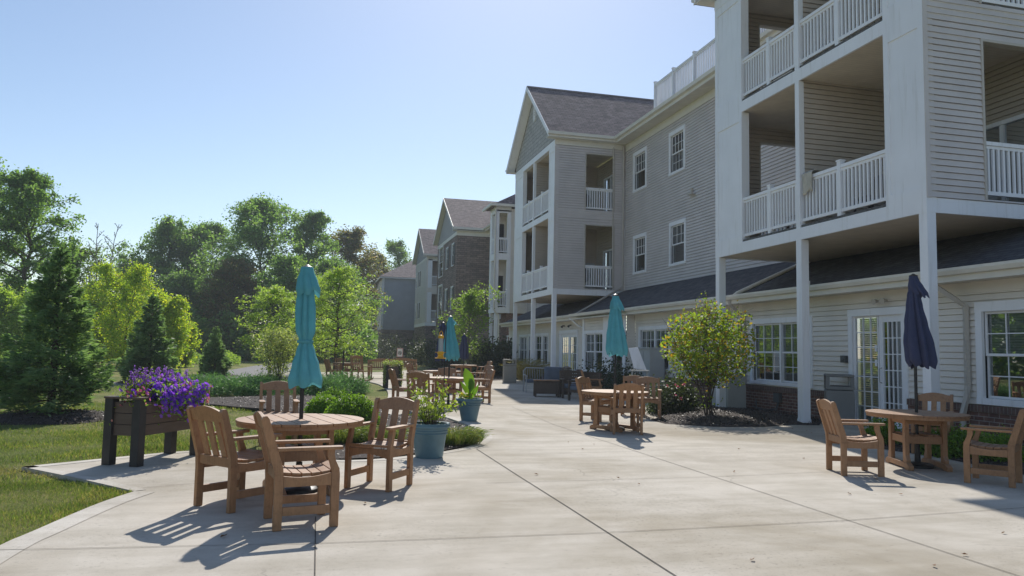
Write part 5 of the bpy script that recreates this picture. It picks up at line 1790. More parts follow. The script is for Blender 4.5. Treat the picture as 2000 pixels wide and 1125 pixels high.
for hx, hy, z in rings:
    for k in range(32):
        t = 2 * PI * k / 32
        cx_, cy_ = math.cos(t), math.sin(t)
        q_ = (abs(cx_) ** 5 + abs(cy_) ** 5) ** (-1 / 5)
        w_ = 1 + .02 * math.sin(t * 9) * (1 - z)
        vs_.append((cx_ * q_ * hx * w_, cy_ * q_ * hy * w_, z))
for i in range(len(rings) - 1):
    for k in range(32): fs.append((i * 32 + k, i * 32 + (k + 1) % 32, (i + 1) * 32 + (k + 1) % 32, (i + 1) * 32 + k))
fs.append(tuple(range((len(rings) - 1) * 32, len(rings) * 32)))
m.add(vs_, fs)
m.build("fabric_cover", M['cover'], o, smooth=True)
m = MB()
for x in (-.4, .4):
    for y in (-.25, .25): m.box(x - .03, x + .03, y - .03, y + .03, 0, .06)
m.build("caster", M['black'], o)
q = D(1068, 25.2)
o = empty("slatted_side_table", "low brown slatted table in front of the covered grill", "side table", (q.x, q.y, 0), R(-12))
part("table_top", M['wood'], o, lambda m: [m.box(-.42 + .12 * i, -.31 + .12 * i, -.32, .32, .52, .545) for i in range(7)])
part("shelf", M['wood_dark'], o, lambda m: m.box(-.36, .36, -.26, .26, .10, .50))
for sx in (-1, 1):
    for sy in (-1, 1): part("leg", M['wood_dark'], o, lambda m: m.box(sx * .37 - .03, sx * .37 + .03, sy * .27 - .03, sy * .27 + .03, 0, .52))
def dark_chair(p, ang, label):
    r_ = empty("lounge_chair", label, "lounge chair", (p.x, p.y, 0), ang - PI / 2, "dark low lounge chairs by the far glass doors")
    W = M['wood_dark']
    for s in (-1, 1):
        part("leg", W, r_, lambda m: m.box(s * .33 - .03, s * .33 + .03, .24, .30, 0, .58))
        part("leg", W, r_, lambda m: m.bar((s * .33, -.28, 0), (s * .33, -.38, .86), .06, .06, (0, 1, 0)))
        part("armrest", W, r_, lambda m: m.box(s * .33 - .05, s * .33 + .05, -.32, .34, .58, .61))
    part("seat_frame", W, r_, lambda m: m.box(-.30, .30, -.28, .28, .24, .32))
    part("cushion", M['cover'], r_, lambda m: m.box(-.29, .29, -.24, .30, .325, .44), bevel=.03)
    part("back_panel", W, r_, lambda m: [m.bar((-.30, -.30 - .02 * i, .42 + .1 * i), (.30, -.30 - .02 * i, .42 + .1 * i), .02, .085) for i in range(5)])
dark_chair(D(1118, 24.8), R(-100), "dark low lounge chair beside the slatted side table")
dark_chair(D(1140, 23.4), R(-150), "dark low lounge chair just left of the small distant wooden armchair")
q = D(1107, 26.6)
o = empty("patio_lantern", "dark stacked lantern standing in front of the far glass doors", "lantern", (q.x, q.y, 0))
part("body", M['wood_dark'], o, lambda m: [m.box(-.16, .16, -.16, .16, .45 + .08 * i, .515 + .08 * i) for i in range(5)] + [m.box(-.14, .14, -.14, .14, 0, .85)])
part("cap", M['wood_dark'], o, lambda m: m.lathe([(.2, .86), (.17, .92), (.04, .98)], 4))

# ---- equipment along the wall
def ac_unit(p, rz, label, w, d_, h, z=0, group=None, fan=False):
    o = empty("air_conditioner", label, "air conditioner", (p[0], p[1], z), rz, group)
    part("housing", M['grey_box'], o, lambda m: m.box(-w / 2, w / 2, -d_ / 2, d_ / 2, .05, h), bevel=.012)
    part("foot", M['black'], o, lambda m: [m.box(x - .04, x + .04, -d_ / 2 + .02, d_ / 2 - .02, 0, .05) for x in (-w / 3, w / 3)])
    if fan:
        g_ = part("fan_grille", M['dark_grey'], o, lambda m: m.lathe([(.001, 0), (min(w, h) * .36, 0)], 24, cap0=False, cap1=False))
        g_.rotation_euler = (PI / 2, 0, 0)
        g_.location = (-w * .08, -d_ / 2 - .006, h * .55)
    return o
q = PXY = None
def on_x(px, py, X):
    d = ray(px, py); k = X / d.x
    return Vector((X, d.y * k, CAM_H + d.z * k))
q = on_x(1418, 790, 10.9)
o = ac_unit((10.95, q.y), R(90), "pale grey cabinet air conditioner on black feet behind the leafy bush", .95, .55, 1.0)
for ch in o.children: pass
q = on_x(1262, 700, 11.3)
o = empty("utility_cabinet", "tall grey utility cabinet against the wall right of the white bay", "cabinet", (11.35, q.y - .2, 0))
part("body", M['grey_box'], o, lambda m: m.box(-.25, .3, -.55, .55, 0, 1.62), bevel=.012)
part("lid", M['grey_box'], o, lambda m: m.box(-.29, .3, -.58, .58, 1.625, 1.68), bevel=.008)
part("door_seam", M['dark_grey'], o, lambda m: m.box(-.256, -.251, -.005, .005, .1, 1.55))
q = D(1245, 23.0)
o = empty("leaning_board", "small tilted white panel on a stand by the grey cabinet, behind the teal umbrella", "panel", (q.x, q.y, 0), R(-10))
part("panel", M['white'], o, lambda m: m.add([(-.10, 0, 1.02), (.28, 0, .98), (.06, .2, 1.66), (-.22, .2, 1.62), (-.10, .03, 1.02), (.28, .03, .98), (.06, .23, 1.66), (-.22, .23, 1.62)], [(0, 1, 2, 3), (4, 5, 6, 7), (0, 1, 5, 4), (1, 2, 6, 5), (2, 3, 7, 6), (3, 0, 4, 7)]))
part("stand", M['grey_box'], o, lambda m: [m.box(-.2, .36, -.06, .3, .93, .97), m.box(-.17, -.13, 0, .05, 0, .93), m.box(.28, .32, 0, .05, 0, .93)])

# ---- things on the balconies
tw_ = empty("hanging_towel", "beige towel hung over the near wing's lower balcony railing", "towel", (10.48, 14.62, 5.55))
m = MB()
vs_, fs = [], []
NU, NV = 10, 14
for j in range(NV + 1):
    t = j / NV
    for i in range(NU + 1):
        y = -.18 + .36 * i / NU + .01 * math.sin(t * 7 + i)
        if t < .62:
            x = -.075 - .012 * math.sin(i * 1.7 + t * 4); z = .05 - .48 * (1 - t / .62)
        elif t < .72:
            x = -.075 + .24 * (t - .62) / .10; z = .055
        else:
            x = .17; z = .05 - .3 * (t - .72) / .28
        if t < .1: z += .04 * math.sin(i * .6)
        vs_.append((x + .09, y, z))
for j in range(NV):
    for i in range(NU): fs.append((j * (NU + 1) + i, j * (NU + 1) + i + 1, (j + 1) * (NU + 1) + i + 1, (j + 1) * (NU + 1) + i))
m.add(vs_, fs)
m.build("cloth", M['towel'], tw_, smooth=True, solid=.012)
ac_unit((12.55, 35.0), R(0), "white boxed air conditioner behind the upper side railing of the gabled wing", 1.0, .38, 1.35, F2T + .06, "air conditioners on the balconies", True)
ac_unit((12.55, 35.0), R(0), "white boxed air conditioner with round fan behind the lower side railing of the gabled wing", 1.0, .38, 1.35, F1T + .06, "air conditioners on the balconies", True)
ac_unit((12.9, 12.6), R(0), "white boxed air conditioner on the near wing's side balcony at the right edge", .9, .38, 1.35, F1T + .06, "air conditioners on the balconies", True)
o = empty("balcony_cushion", "dark red cushion propped above the gabled wing's lower balcony railing", "cushion", (10.95, 35.2, F1T + .06))
part("pad", M['red'], o, lambda m: m.box(-.10, .10, -.45, .45, .75, 1.28), bevel=.05, seg=3)
part("chair_frame", M['wood_dark'], o, lambda m: m.box(-.08, .35, -.40, .40, .0, .72))
def plain_chair(p, rz, z, label):
    o = empty("balcony_chair", label, "chair", (p[0], p[1], z), rz, "chairs on the near wing's balconies")
    part("seat", M['wood_dark'], o, lambda m: m.box(-.25, .25, -.25, .25, .40, .44))
    part("back", M['wood_dark'], o, lambda m: [m.box(-.24 + .1 * i, -.18 + .1 * i, .24, .27, .44, .92) for i in range(5)] + [m.box(-.25, .25, .235, .275, .88, .95)])
    for sx in (-1, 1):
        for sy in (-1, 1): part("leg", M['wood_dark'], o, lambda m: m.box(sx * .22 - .02, sx * .22 + .02, sy * .22 - .02, sy * .22 + .02, 0, .40))
plain_chair((11.3, 16.0), R(-90), F1T + .06, "dark chair behind the left lower balcony railing of the near wing")
plain_chair((11.3, 15.7), R(-90), F2T + .06, "dark chair behind the left upper balcony railing of the near wing")
plain_chair((11.3, 13.6), R(-90), F1T + .06, "dark chair behind the right lower balcony railing of the near wing")
# ================================================================== VEGETATION
def hor_y(px):
    return 663.9 + px * 0.01955
def height_for(px, dist, ytop):
    return CAM_H + (hor_y(px) - ytop) / F_PX * dist
def tree_root(name, label, p, group=None, cat="tree"):
    return empty(name, label, cat, (p.x, p.y, -0.04), 0, group)

def conifer(p, H, Rr, label, seed, dens=1.0, sprig=0.16, clear=0.06):
    rg = np.random.default_rng(seed)
    rr = random.Random(seed)
    root = tree_root("spruce_tree", label, p, "young spruces on the lawn")
    m = MB()
    m.tube([(0, 0, 0), (.01, 0, H * .3), (-.01, .01, H * .7), (0, 0, H * .97)], [H * .022, H * .018, H * .009, .006], 10)
    tw = MB()
    V, Fq = [], []
    z = H * clear
    while z < H * .97:
        t = z / H
        Lz = Rr * (1 - t) ** 1.0 * (0.85 if t < .12 else 1) + .03
        nb = max(4, int(7 * (1 - t * .4)))
        a0 = rr.uniform(0, 6.28)
        for k in range(nb):
            a = a0 + 2 * PI * k / nb + rr.uniform(-.3, .3)
            L = Lz * rr.uniform(.72, 1.12)
            rise = -.14 + .75 * t ** 1.5 + rr.uniform(-.2, .2)
            d = np.array([math.cos(a), math.sin(a), 0])
            n = int(dens * (14 + 85 * L + 45 * L * L))
            s = rg.uniform(.10, 1, n) ** .62
            lat = np.array([-d[1], d[0], 0])
            spread = (0.42 * L * np.sin(np.clip(s, 0, 1) * PI * .93 + .12)) * rg.uniform(-1, 1, n)
            up = rise * L * s + .16 * L * s ** 2.2 - np.abs(spread) * .10
            P = np.array([0, 0, z]) + np.outer(s * L, d) + np.outer(spread, lat)
            P[:, 2] += up + rg.normal(0, .018 + .05 * L, n)
            dirs = d[None] * .9 + np.outer(np.sign(spread) * .75, lat)
            dirs[:, 2] += .10 + rise * .5
            leaf_arrays(P, sprig * rg.uniform(.6, 1.25, n) * (1 if L > .3 else .75), .30, V, Fq, dirs=dirs, rg=rg, jitter=.5)
            if L > .25:
                tw.tube([(0, 0, z), tuple(np.array([0, 0, z + rise * L * .5 + .03 * L]) + d * L * .5), tuple(np.array([0, 0, z + rise * L + .12 * L]) + d * L * .88)], [.006 + .008 * L, .006, .002], 4, cap=False)
        z += H * .036 * rr.uniform(.6, 1.4)
    n = 40
    leaf_arrays(np.stack([rg.normal(0, .02, n), rg.normal(0, .02, n), rg.uniform(H * .9, H, n)], 1), sprig * .7, .3, V, Fq, dirs=np.tile([0, 0, 1.0], (n, 1)), rg=rg, jitter=.9)
    m.build("trunk", M['bark'], root, smooth=True)
    tw.build("branches", M['bark'], root)
    leaf_obj("crown", M['lf_spruce'], V, Fq, root)
    return root

def skeleton(rr, H, Rr, cb, n_limb, wob, lean=(0, 0), stems=1, up=0.6, top_narrow=1.0):
    """tapered trunk(s) and limbs; returns the tube list and the twig tips"""
    tubes, tips = [], []
    for s in range(stems):
        a = 2 * PI * s / max(1, stems) + rr.uniform(-.4, .4)
        out = 0 if stems == 1 else Rr * .45 * rr.uniform(.6, 1.1)
        pts = []
        for i in range(9):
            t = i / 8
            pts.append(Vector((lean[0] * t + out * math.cos(a) * t ** 1.3 + rr.uniform(-1, 1) * wob * t, lean[1] * t + out * math.sin(a) * t ** 1.3 + rr.uniform(-1, 1) * wob * t, H * .93 * t)))
        r0 = (.016 * H + .015) / (1 if stems == 1 else 1.7)
        tubes.append((pts, [r0 * (1 - .9 * i / 8) for i in range(9)]))
        for k in range(n_limb):
            t = cb + (1 - cb) * (k + rr.uniform(.1, .9)) / n_limb
            t = min(t, .97)
            i = min(7, int(t * 8)); f = t * 8 - i
            b = pts[i].lerp(pts[i + 1], f)
            tt = (t - cb) / (1 - cb)
            prof = (math.sin(PI * (tt * .82 + .15)) ** .7) * (1 - .35 * tt * top_narrow)
            L = Rr * prof * rr.uniform(.55, 1.2) * (1 if stems == 1 else .7)
            aa = k * 2.399 + s * 1.1 + rr.uniform(-.5, .5)
            rise = up * rr.uniform(.5, 1.3) + .5 * tt
            q = [b]
            for j in range(1, 5):
                u_ = j / 4
                q.append(b + Vector((math.cos(aa) * L * u_, math.sin(aa) * L * u_, rise * L * u_ * (1 - .25 * u_))) + Vector((rr.uniform(-1, 1), rr.uniform(-1, 1), rr.uniform(-1, 1))) * .07 * L * u_)
            tubes.append((q, [max(.004, r0 * .42 * (1 - t * .6) * (1 - .85 * j / 4)) for j in range(5)]))
            for j in (2, 3, 4):
                tips.append((q[j], .55 + .45 * j / 4))
                for w in range(2):
                    e = q[j] + Vector((rr.uniform(-1, 1), rr.uniform(-1, 1), rr.uniform(-.5, .9))) * L * .33
                    tubes.append(([q[j], q[j].lerp(e, .5) + Vector((0, 0, .03 * L)), e], [r0 * .12 + .003, r0 * .08 + .002, .002]))
                    tips.append((e, 1.0))
        tips.append((pts[-1], .8))
    return tubes, tips

def broadleaf(name, p, H, Rr, label, seed, mat, leaf=.34, per=70, clus=.14, cb=.28, n_limb=16, group=None, bark='bark', lean=(0, 0), stems=1, up=.6, aspect=.55, flat=.25, cat="tree", drop=0.0, squash=.75, top_narrow=1.0, wob=None):
    rr = random.Random(seed)
    rg = np.random.default_rng(seed)
    root = tree_root(name, label, p, group, cat)
    tubes, tips = skeleton(rr, H, Rr, cb, n_limb, wob if wob is not None else .03 * H, lean, stems, up, top_narrow)
    m = MB()
    for pts, rad in tubes: m.tube(pts, rad, 6 if rad[0] > .03 else 4, cap=False)
    m.build("trunk", M[bark], root, smooth=True)
    V, Fq = [], []
    for c, w in tips:
        if rr.random() < drop: continue
        n = int(per * rr.uniform(.5, 1.4) * w)
        sig = clus * Rr * rr.choice((.7, .9, 1.1, 1.5)) * 1.75
        q = rg.normal(size=(n, 3)); q /= np.linalg.norm(q, axis=1, keepdims=True)
        q *= (rg.uniform(0, 1, n) ** .5)[:, None]
        q *= (1 + .3 * np.sin(q[:, :1] * 9 + q[:, 1:2] * 7 + len(V)))
        P = np.array(c) + q * np.array([sig, sig, sig * squash])
        P[:, 2] -= .25 * (q[:, 0] ** 2 + q[:, 1] ** 2) * sig
        leaf_arrays(P, leaf * rg.uniform(.6, 1.3, n), aspect, V, Fq, flat=flat, rg=rg)
    leaf_obj("crown", M[mat], V, Fq, root)
    return root

def shrub(name, p, rx, ry, h, label, seed, mat, leaf, n, cat="shrub", group=None, base=0.0, rough=.18, aspect=.55, stems=5, flat=.1, shell=.45, z0=0.0):
    """bush: leaves through an uneven dome, denser toward its surface, on a few stems"""
    rr = random.Random(seed)
    rg = np.random.default_rng(seed)
    root = empty(name, label, cat, (p.x, p.y, z0), 0, group)
    a = rg.uniform(0, 2 * PI, n); c = rg.uniform(0, 1, n)
    sphi = np.sqrt(1 - c * c)
    d = np.stack([np.cos(a) * sphi, np.sin(a) * sphi, c], 1)
    lump = 1 + rough * (np.sin(a * 3 + seed) * np.sin(c * 5 + seed * 2) + .7 * np.sin(a * 7 + c * 9 + seed) + .5 * np.sin(a * 13 + seed * 3 - c * 6))
    rad = (shell + (1 - shell) * rg.uniform(0, 1, n) ** .5) * lump
    P = d * rad[:, None] * np.array([rx, ry, h - base])
    P[:, 2] += base
    P += rg.normal(0, leaf * .4, P.shape)
    P[:, 2] = np.maximum(P[:, 2], .01)
    V, Fq = [], []
    leaf_arrays(P, leaf * rg.uniform(.6, 1.3, n), aspect, V, Fq, flat=flat, dirs=d + rg.normal(size=(n, 3)) * .8 if flat < .05 else None, rg=rg)
    leaf_obj("foliage", M[mat], V, Fq, root)
    if stems:
        m = MB()
        for k in range(stems):
            t = 2 * PI * k / stems + rr.uniform(-.4, .4)
            m.tube([(0.03 * math.cos(t), .03 * math.sin(t), 0), (rx * .3 * math.cos(t), ry * .3 * math.sin(t), h * .4), (rx * .6 * math.cos(t), ry * .6 * math.sin(t), h * .75)], [.014, .009, .003], 5, cap=False)
        m.build("stems", M['bark'], root)
    return root

# ---- spruces on the lawn
conifer(G(98, 812), height_for(110, 15.6, 468), 1.36, "large dark spruce on the lawn at the left edge, in a ring of mulch", 21, 1.7, .14, .10)
conifer(G(290, 746), height_for(300, 28.8, 566), 1.30, "medium spruce on the lawn behind the purple flower planter", 22, 1.3, .18, .05)
conifer(G(418, 733), height_for(418, 33.5, 632), .88, "small spruce standing by the asphalt drive", 23, 1.1, .16, .08)

# ---- trees beyond the drive
WOOD = "tall trees beyond the drive"
far_trees = [
    # px, dist, top y, half width px, mat, leaf, per, label
    (38, 50, 318, 68, 'lf_forest', .26, 75, "tall airy tree at the far left edge, rising well above the large spruce", .25),
    (-70, 56, 296, 90, 'lf_forest', .30, 60, "dark tree cut by the left edge of the photo, behind the tall airy tree", .2),
    (132, 60, 478, 62, 'lf_forest_light', .26, 45, "thin grey green tree just behind the top of the large spruce", .2),
    (255, 84, 500, 48, 'lf_forest', .34, 60, "low dark tree between the leafless tree and the tall wood", .2),
    (318, 90, 428, 66, 'lf_forest', .38, 90, "rounded tall tree at the left end of the tall wood", .18),
    (395, 94, 424, 64, 'lf_forest', .38, 90, "second rounded tall tree of the wood, above the small spruce", .18),
    (500, 86, 376, 82, 'lf_forest', .38, 100, "tallest broad tree of the wood, left of the large teal umbrella's top", .15),
    (603, 90, 396, 50, 'lf_forest', .36, 80, "upright dark tree of the wood, right of the large teal umbrella's top", .15),
    (680, 98, 438, 56, 'lf_forest_autumn', .38, 70, "olive tree of the wood beginning to turn, left of the end block", .15),
    (770, 128, 462, 44, 'lf_forest_light', .42, 38, "pale thin tree showing above the roof of the end block", .2),
    (728, 118, 482, 36, 'lf_forest_autumn', .40, 40, "small thin tree between the olive tree and the pale thin tree", .2),
    (452, 78, 505, 52, 'lf_forest_autumn', .32, 75, "shorter tree with reddish leaves in front of the wood", .12),
    (560, 76, 498, 60, 'lf_forest', .32, 95, "dense dark tree straight behind the large teal umbrella", .10),
    (650, 82, 508, 60, 'lf_forest', .32, 85, "dense dark tree behind the bright feathery tree", .10),
    (350, 80, 535, 55, 'lf_forest', .32, 85, "dense dark tree behind the yellow green bushes", .10),
]
for i, (px, dist, yt, hw, mat, leaf, per, label, cb) in enumerate(far_trees):
    H = height_for(px, dist, yt)
    broadleaf("broadleaf_tree", D(px, dist), H, hw / F_PX * dist * 1.28, label, 100 + i, mat, leaf * .85, int(per * .95), .115, cb, 40, WOOD, up=.55, top_narrow=.8, drop=.06, squash=.7)
# leafless tree
rr = random.Random(5)
p = D(178, 56)
H = height_for(178, 56, 412)
root = tree_root("bare_tree", "leafless grey tree with upswept twigs, right of the large spruce", p)
tubes, _ = skeleton(rr, H, 1.7, .45, 13, .10, (.6, 0), 2, 1.5)
m = MB()
for pts, rad in tubes: m.tube(pts, [r_ * .55 + .012 for r_ in rad], 5, cap=False)
m.build("trunk", M['bark_grey'], root)
# yellow green bushes at the wood's edge
YB = "tall yellow green bushes at the edge of the wood"
for i, (px, dist, yt, hw, label) in enumerate(((240, 47, 505, 62, "tallest yellow green bush, left of the medium spruce's top"), (325, 45, 572, 44, "yellow green bush right of the medium spruce's top"),
                                             (165, 49, 560, 50, "yellow green bush half hidden behind the large spruce"), (30, 44, 560, 62, "yellow green bush at the left edge behind the large spruce"), (285, 52, 560, 50, "yellow green bush straight behind the medium spruce"),
                                             (200, 52, 590, 45, "low yellow green bush between the large and the medium spruce"), (352, 50, 628, 34, "lowest yellow green bush, left of the small spruce"), (95, 50, 600, 50, "low yellow green bush hidden behind the large spruce's middle"))):
    broadleaf("tall_bush", D(px, dist), height_for(px, dist, yt), hw / F_PX * dist * 1.35, label, 200 + i, 'lf_yellow' if i not in (3,) else 'lf_locust', .15, 50, .115, .04, 26, YB, stems=2, up=.7, cat="bush", drop=.12, top_narrow=1.7, squash=.7)
# undergrowth of the wood: nobody could count it
V, Fq = [], []
n = 52000
pxs = rng.uniform(-140, 735, n); ds = rng.uniform(72, 100, n)
hh = 3.6 + 1.6 * np.sin(pxs * .021) + 1.1 * np.sin(pxs * .057 + 1)
zz = rng.uniform(0, 1, n) ** .8 * hh
P = np.array([tuple(D(a, b)) for a, b in zip(pxs, ds)])
P[:, 2] = zz
leaf_arrays(P, .5 * rng.uniform(.6, 1.3, n), .6, V, Fq, flat=.1)
tag(leaf_obj("undergrowth", M['lf_forest'], V, Fq), kind='stuff')
V, Fq = [], []
n = 26000
ang = rng.uniform(R(-100), R(-24), n); ds = rng.uniform(58, 82, n)
P = np.stack([np.sin(ang) * ds, np.cos(ang) * ds, rng.uniform(0, 1, n) ** .8 * (10.5 + 2.5 * np.sin(ang * 23) + 2 * np.sin(ang * 57))], 1)
leaf_arrays(P, 1.0 * rng.uniform(.6, 1.3, n), .6, V, Fq, flat=.1)
tag(leaf_obj("distant_wood", M['lf_forest'], V, Fq), kind='stuff')
V, Fq = [], []
n = 14000
pxs = rng.uniform(-120, 470, n); ds = rng.uniform(56, 66, n)
P = np.array([tuple(D(a, b)) for a, b in zip(pxs, ds)])
P[:, 2] = rng.uniform(0, 1, n) * (.8 + .25 * np.sin(pxs * .09))
leaf_arrays(P, .26 * rng.uniform(.6, 1.3, n), .4, V, Fq, flat=.0)
tag(leaf_obj("tall_weeds", M['lf_birch'], V, Fq), kind='stuff')

# ---- feathery light trees behind the large umbrella
LT = "bright feathery trees beside the far walk"
broadleaf("feathery_tree", D(655, 38.5), height_for(655, 38.5, 512), 2.15, "bright feathery tree right of the large teal umbrella", 301, 'lf_locust', .17, 46, .125, .16, 30, LT, 'bark', up=.35, aspect=.30, flat=.5, squash=.38, drop=.10)
broadleaf("feathery_tree", D(528, 37.0), height_for(528, 37.0, 552), 1.9, "bright feathery tree left of the large teal umbrella", 302, 'lf_locust', .17, 42, .125, .16, 25, LT, 'bark', up=.35, aspect=.30, flat=.5, squash=.38, drop=.10)
broadleaf("feathery_tree", D(606, 42.0), height_for(606, 42.0, 525), 1.8, "bright feathery tree partly hidden by the large teal umbrella", 303, 'lf_locust', .17, 42, .125, .2, 24, LT, 'bark', up=.35, aspect=.30, flat=.5, squash=.38, drop=.10)
broadleaf("variegated_shrub", D(548, 25.6), 2.0, 1.05, "pale leaved open shrub with several thin stems, left of the large teal umbrella's hem", 304, 'lf_pale', .075, 12, .15, .28, 8, None, 'bark', stems=6, up=.9, cat="shrub", squash=.8)
broadleaf("young_tree", D(914, 43.5), height_for(914, 43.5, 562), 2.1, "young upright leafy tree in front of the stone gable wing", 305, 'lf_birch', .14, 26, .11, .10, 30, None, 'bark_grey', up=1.3, top_narrow=2.0, drop=.12)

# ---- junipers, box hedge and clumps in the planting bed
JN = "low spreading junipers in the planting bed"
for i, (px, dist, rx, ry, h, lab) in enumerate(((405, 25.5, 1.0, .8, .44, "low juniper at the left end of the planting bed"), (462, 23.5, 1.15, .8, .48, "low juniper directly behind the purple flower planter's right end"),
                                              (515, 25.5, 1.0, .8, .44, "low juniper under the pale leaved open shrub"), (628, 24.5, .95, .7, .52, "low juniper right of the large teal umbrella's hem"), (672, 25.5, .9, .7, .56, "low juniper round the plain black pole"))):
    shrub("juniper_shrub", D(px, dist), rx, ry, h, lab, 400 + i, 'lf_juniper', .15, 5200, "shrub", JN, 0, .20, .16, 4, 0.0, .35)
BX = "rounded box bushes in the planting bed"
shrub("box_bush", D(640, 14.9), .42, .40, .56, "smaller rounded box bush just right of the large teal umbrella", 420, 'lf_box', .048, 6500, "shrub", BX, 0, .05, .6, 5, .1, .6)
shrub("box_bush", D(692, 14.2), .54, .50, .62, "larger rounded box bush behind the foreground armchair that faces the camera", 421, 'lf_box', .048, 9500, "shrub", BX, 0, .05, .6, 5, .1, .6)
shrub("box_bush", D(655, 16.0), .50, .45, .62, "box bush at the back between the smaller and the larger one", 422, 'lf_box', .048, 6500, "shrub", BX, 0, .05, .6, 5, .1, .6)
def grass_clump(p, rx, ry, h, n, label, seed, mat='grass', name="grass_clump", group=None, w=.012):
    rg = np.random.default_rng(seed)
    root = empty(name, label, "grass clump", (p.x, p.y, 0), 0, group)
    a = rg.uniform(0, 2 * PI, n); r_ = np.sqrt(rg.uniform(0, 1, n))
    P = np.stack([np.cos(a) * r_ * rx, np.sin(a) * r_ * ry, np.zeros(n)], 1)
    out = np.stack([np.cos(a) * .55 * r_ + rg.normal(0, .28, n), np.sin(a) * .55 * r_ + rg.normal(0, .28, n), np.ones(n)], 1)
    out /= np.linalg.norm(out, axis=1, keepdims=True)
    L = h * rg.uniform(.6, 1.15, n)
    V, Fq = [], []
    leaf_arrays(P + out * (L / 2)[:, None], L, w / h, V, Fq, dirs=out, rg=rg, jitter=.12)
    tip = P + out * L[:, None]
    d2 = out * .5 + np.stack([np.cos(a), np.sin(a), -.5 * np.ones(n)], 1) * .6
    leaf_arrays(tip + d2 * (L * .16)[:, None], L * .42, w / h * 2, V, Fq, dirs=d2, rg=rg, jitter=.1)
    leaf_obj("blades", M[mat], V, Fq, root)
    return root
GC = "grassy clumps along the concrete edge"
grass_clump(G(672, 866), .42, .28, .26, 1500, "grassy clump between the foreground table and the armchair facing the camera", 430, 'grass', group=GC)
grass_clump(G(740, 868), .36, .26, .24, 1100, "grassy clump under the armchair facing the camera", 431, 'grass', group=GC)
grass_clump(G(886, 868), .42, .24, .24, 1400, "grassy clump at the tip of the planting bed, right of the nearer blue pot", 432, 'grass', group=GC)
grass_clump(G(600, 860), .40, .26, .25, 1200, "grassy clump behind the foreground table's pedestal", 433, 'grass', group=GC)
grass_clump(D(1034, 37.6), .45, .35, .95, 900, "dry tan ornamental grass between the tan bin and the metal loveseat", 434, 'grass_dry', w=.02)

# ---- leafy bush on stems at right
pb_ = G(1384, 817)
def leafy_bush(p, H, Rr, seed):
    rr = random.Random(seed); rg = np.random.default_rng(seed)
    root = empty("leafy_bush", "big rounded leafy bush on bare crooked stems, in the mulch left of the near window", "bush", (p.x, p.y, .03))
    m = MB()
    V, Fq = [], []
    zc = 1.62
    for s in range(9):
        a = 2 * PI * s / 9 + rr.uniform(-.3, .3)
        k = rr.uniform(.25, .85)
        pts = [Vector((.07 * math.cos(a) + (.16 if s % 3 == 0 else 0), .07 * math.sin(a), 0))]
        for j in range(1, 7):
            t = j / 6
            pts.append(Vector((math.cos(a) * Rr * k * t ** 1.2 + rr.uniform(-.04, .04), math.sin(a) * Rr * k * t ** 1.2 + rr.uniform(-.04, .04), (1.9 + .5 * (1 - k)) * t)))
        m.tube(pts, [.019 - .014 * j / 6 for j in range(7)], 6, cap=False)
        for j in (2, 3, 4, 5, 6):
            for w in range(5):
                e = pts[j] + Vector((rr.gauss(0, .34), rr.gauss(0, .34), rr.uniform(-.05, .40)))
                m.tube([pts[j], pts[j].lerp(e, .55) + Vector((0, 0, .03)), e], [.008, .005, .002], 4, cap=False)
    n = 7200
    d = rg.normal(size=(n, 3)); d /= np.linalg.norm(d, axis=1, keepdims=True)
    lump = 1 + .10 * np.sin(d[:, 0] * 7 + 1) * np.sin(d[:, 1] * 6 + 2) + .10 * np.sin(d[:, 2] * 8 + d[:, 0] * 5)
    r_ = (.22 + .78 * rg.uniform(0, 1, n) ** .55) * lump
    P = d * r_[:, None] * np.array([Rr, Rr, .98]) + np.array([0, 0, zc])
    cl = np.sin(P[:, 0] * 6.1 + 3) * np.sin(P[:, 1] * 5.3 + 1) * np.sin(P[:, 2] * 6.7)
    keep = cl > -.45 + .35 * rg.uniform(-1, 1, n)
    P = P[keep]
    leaf_arrays(P, .088 * rg.uniform(.6, 1.35, len(P)), .58, V, Fq, flat=.25, rg=rg)
    for k in range(26):                     # wispy shoots above the dome
        a = rr.uniform(0, 6.28); q = rr.uniform(.1, .8)
        b = Vector((math.cos(a) * q * Rr, math.sin(a) * q * Rr, zc + .85 * math.sqrt(1 - q * q)))
        e = b + Vector((rr.gauss(0, .08), rr.gauss(0, .08), rr.uniform(.15, .5)))
        m.tube([b - Vector((0, 0, .4)), b, e], [.006, .004, .0015], 4, cap=False)
        t = rg.uniform(.2, 1, 6)[:, None]
        leaf_arrays(np.array(b)[None] * (1 - t) + np.array(e)[None] * t + rg.normal(0, .03, (6, 3)), .065 * rg.uniform(.6, 1.2, 6), .55, V, Fq, rg=rg)
    t = rg.uniform(0, 1, (60, 1))           # a few low leaves on the stems
    leaf_arrays(np.concatenate([rg.normal(0, .16, (60, 2)), rg.uniform(.2, .8, (60, 1))], 1), .07, .6, V, Fq, rg=rg)
    m.build("stems", M['bark'], root, smooth=True)
    leaf_obj("foliage", M['lf_bush'], V, Fq, root)
leafy_bush(pb_, 2.75, 1.13, 77)

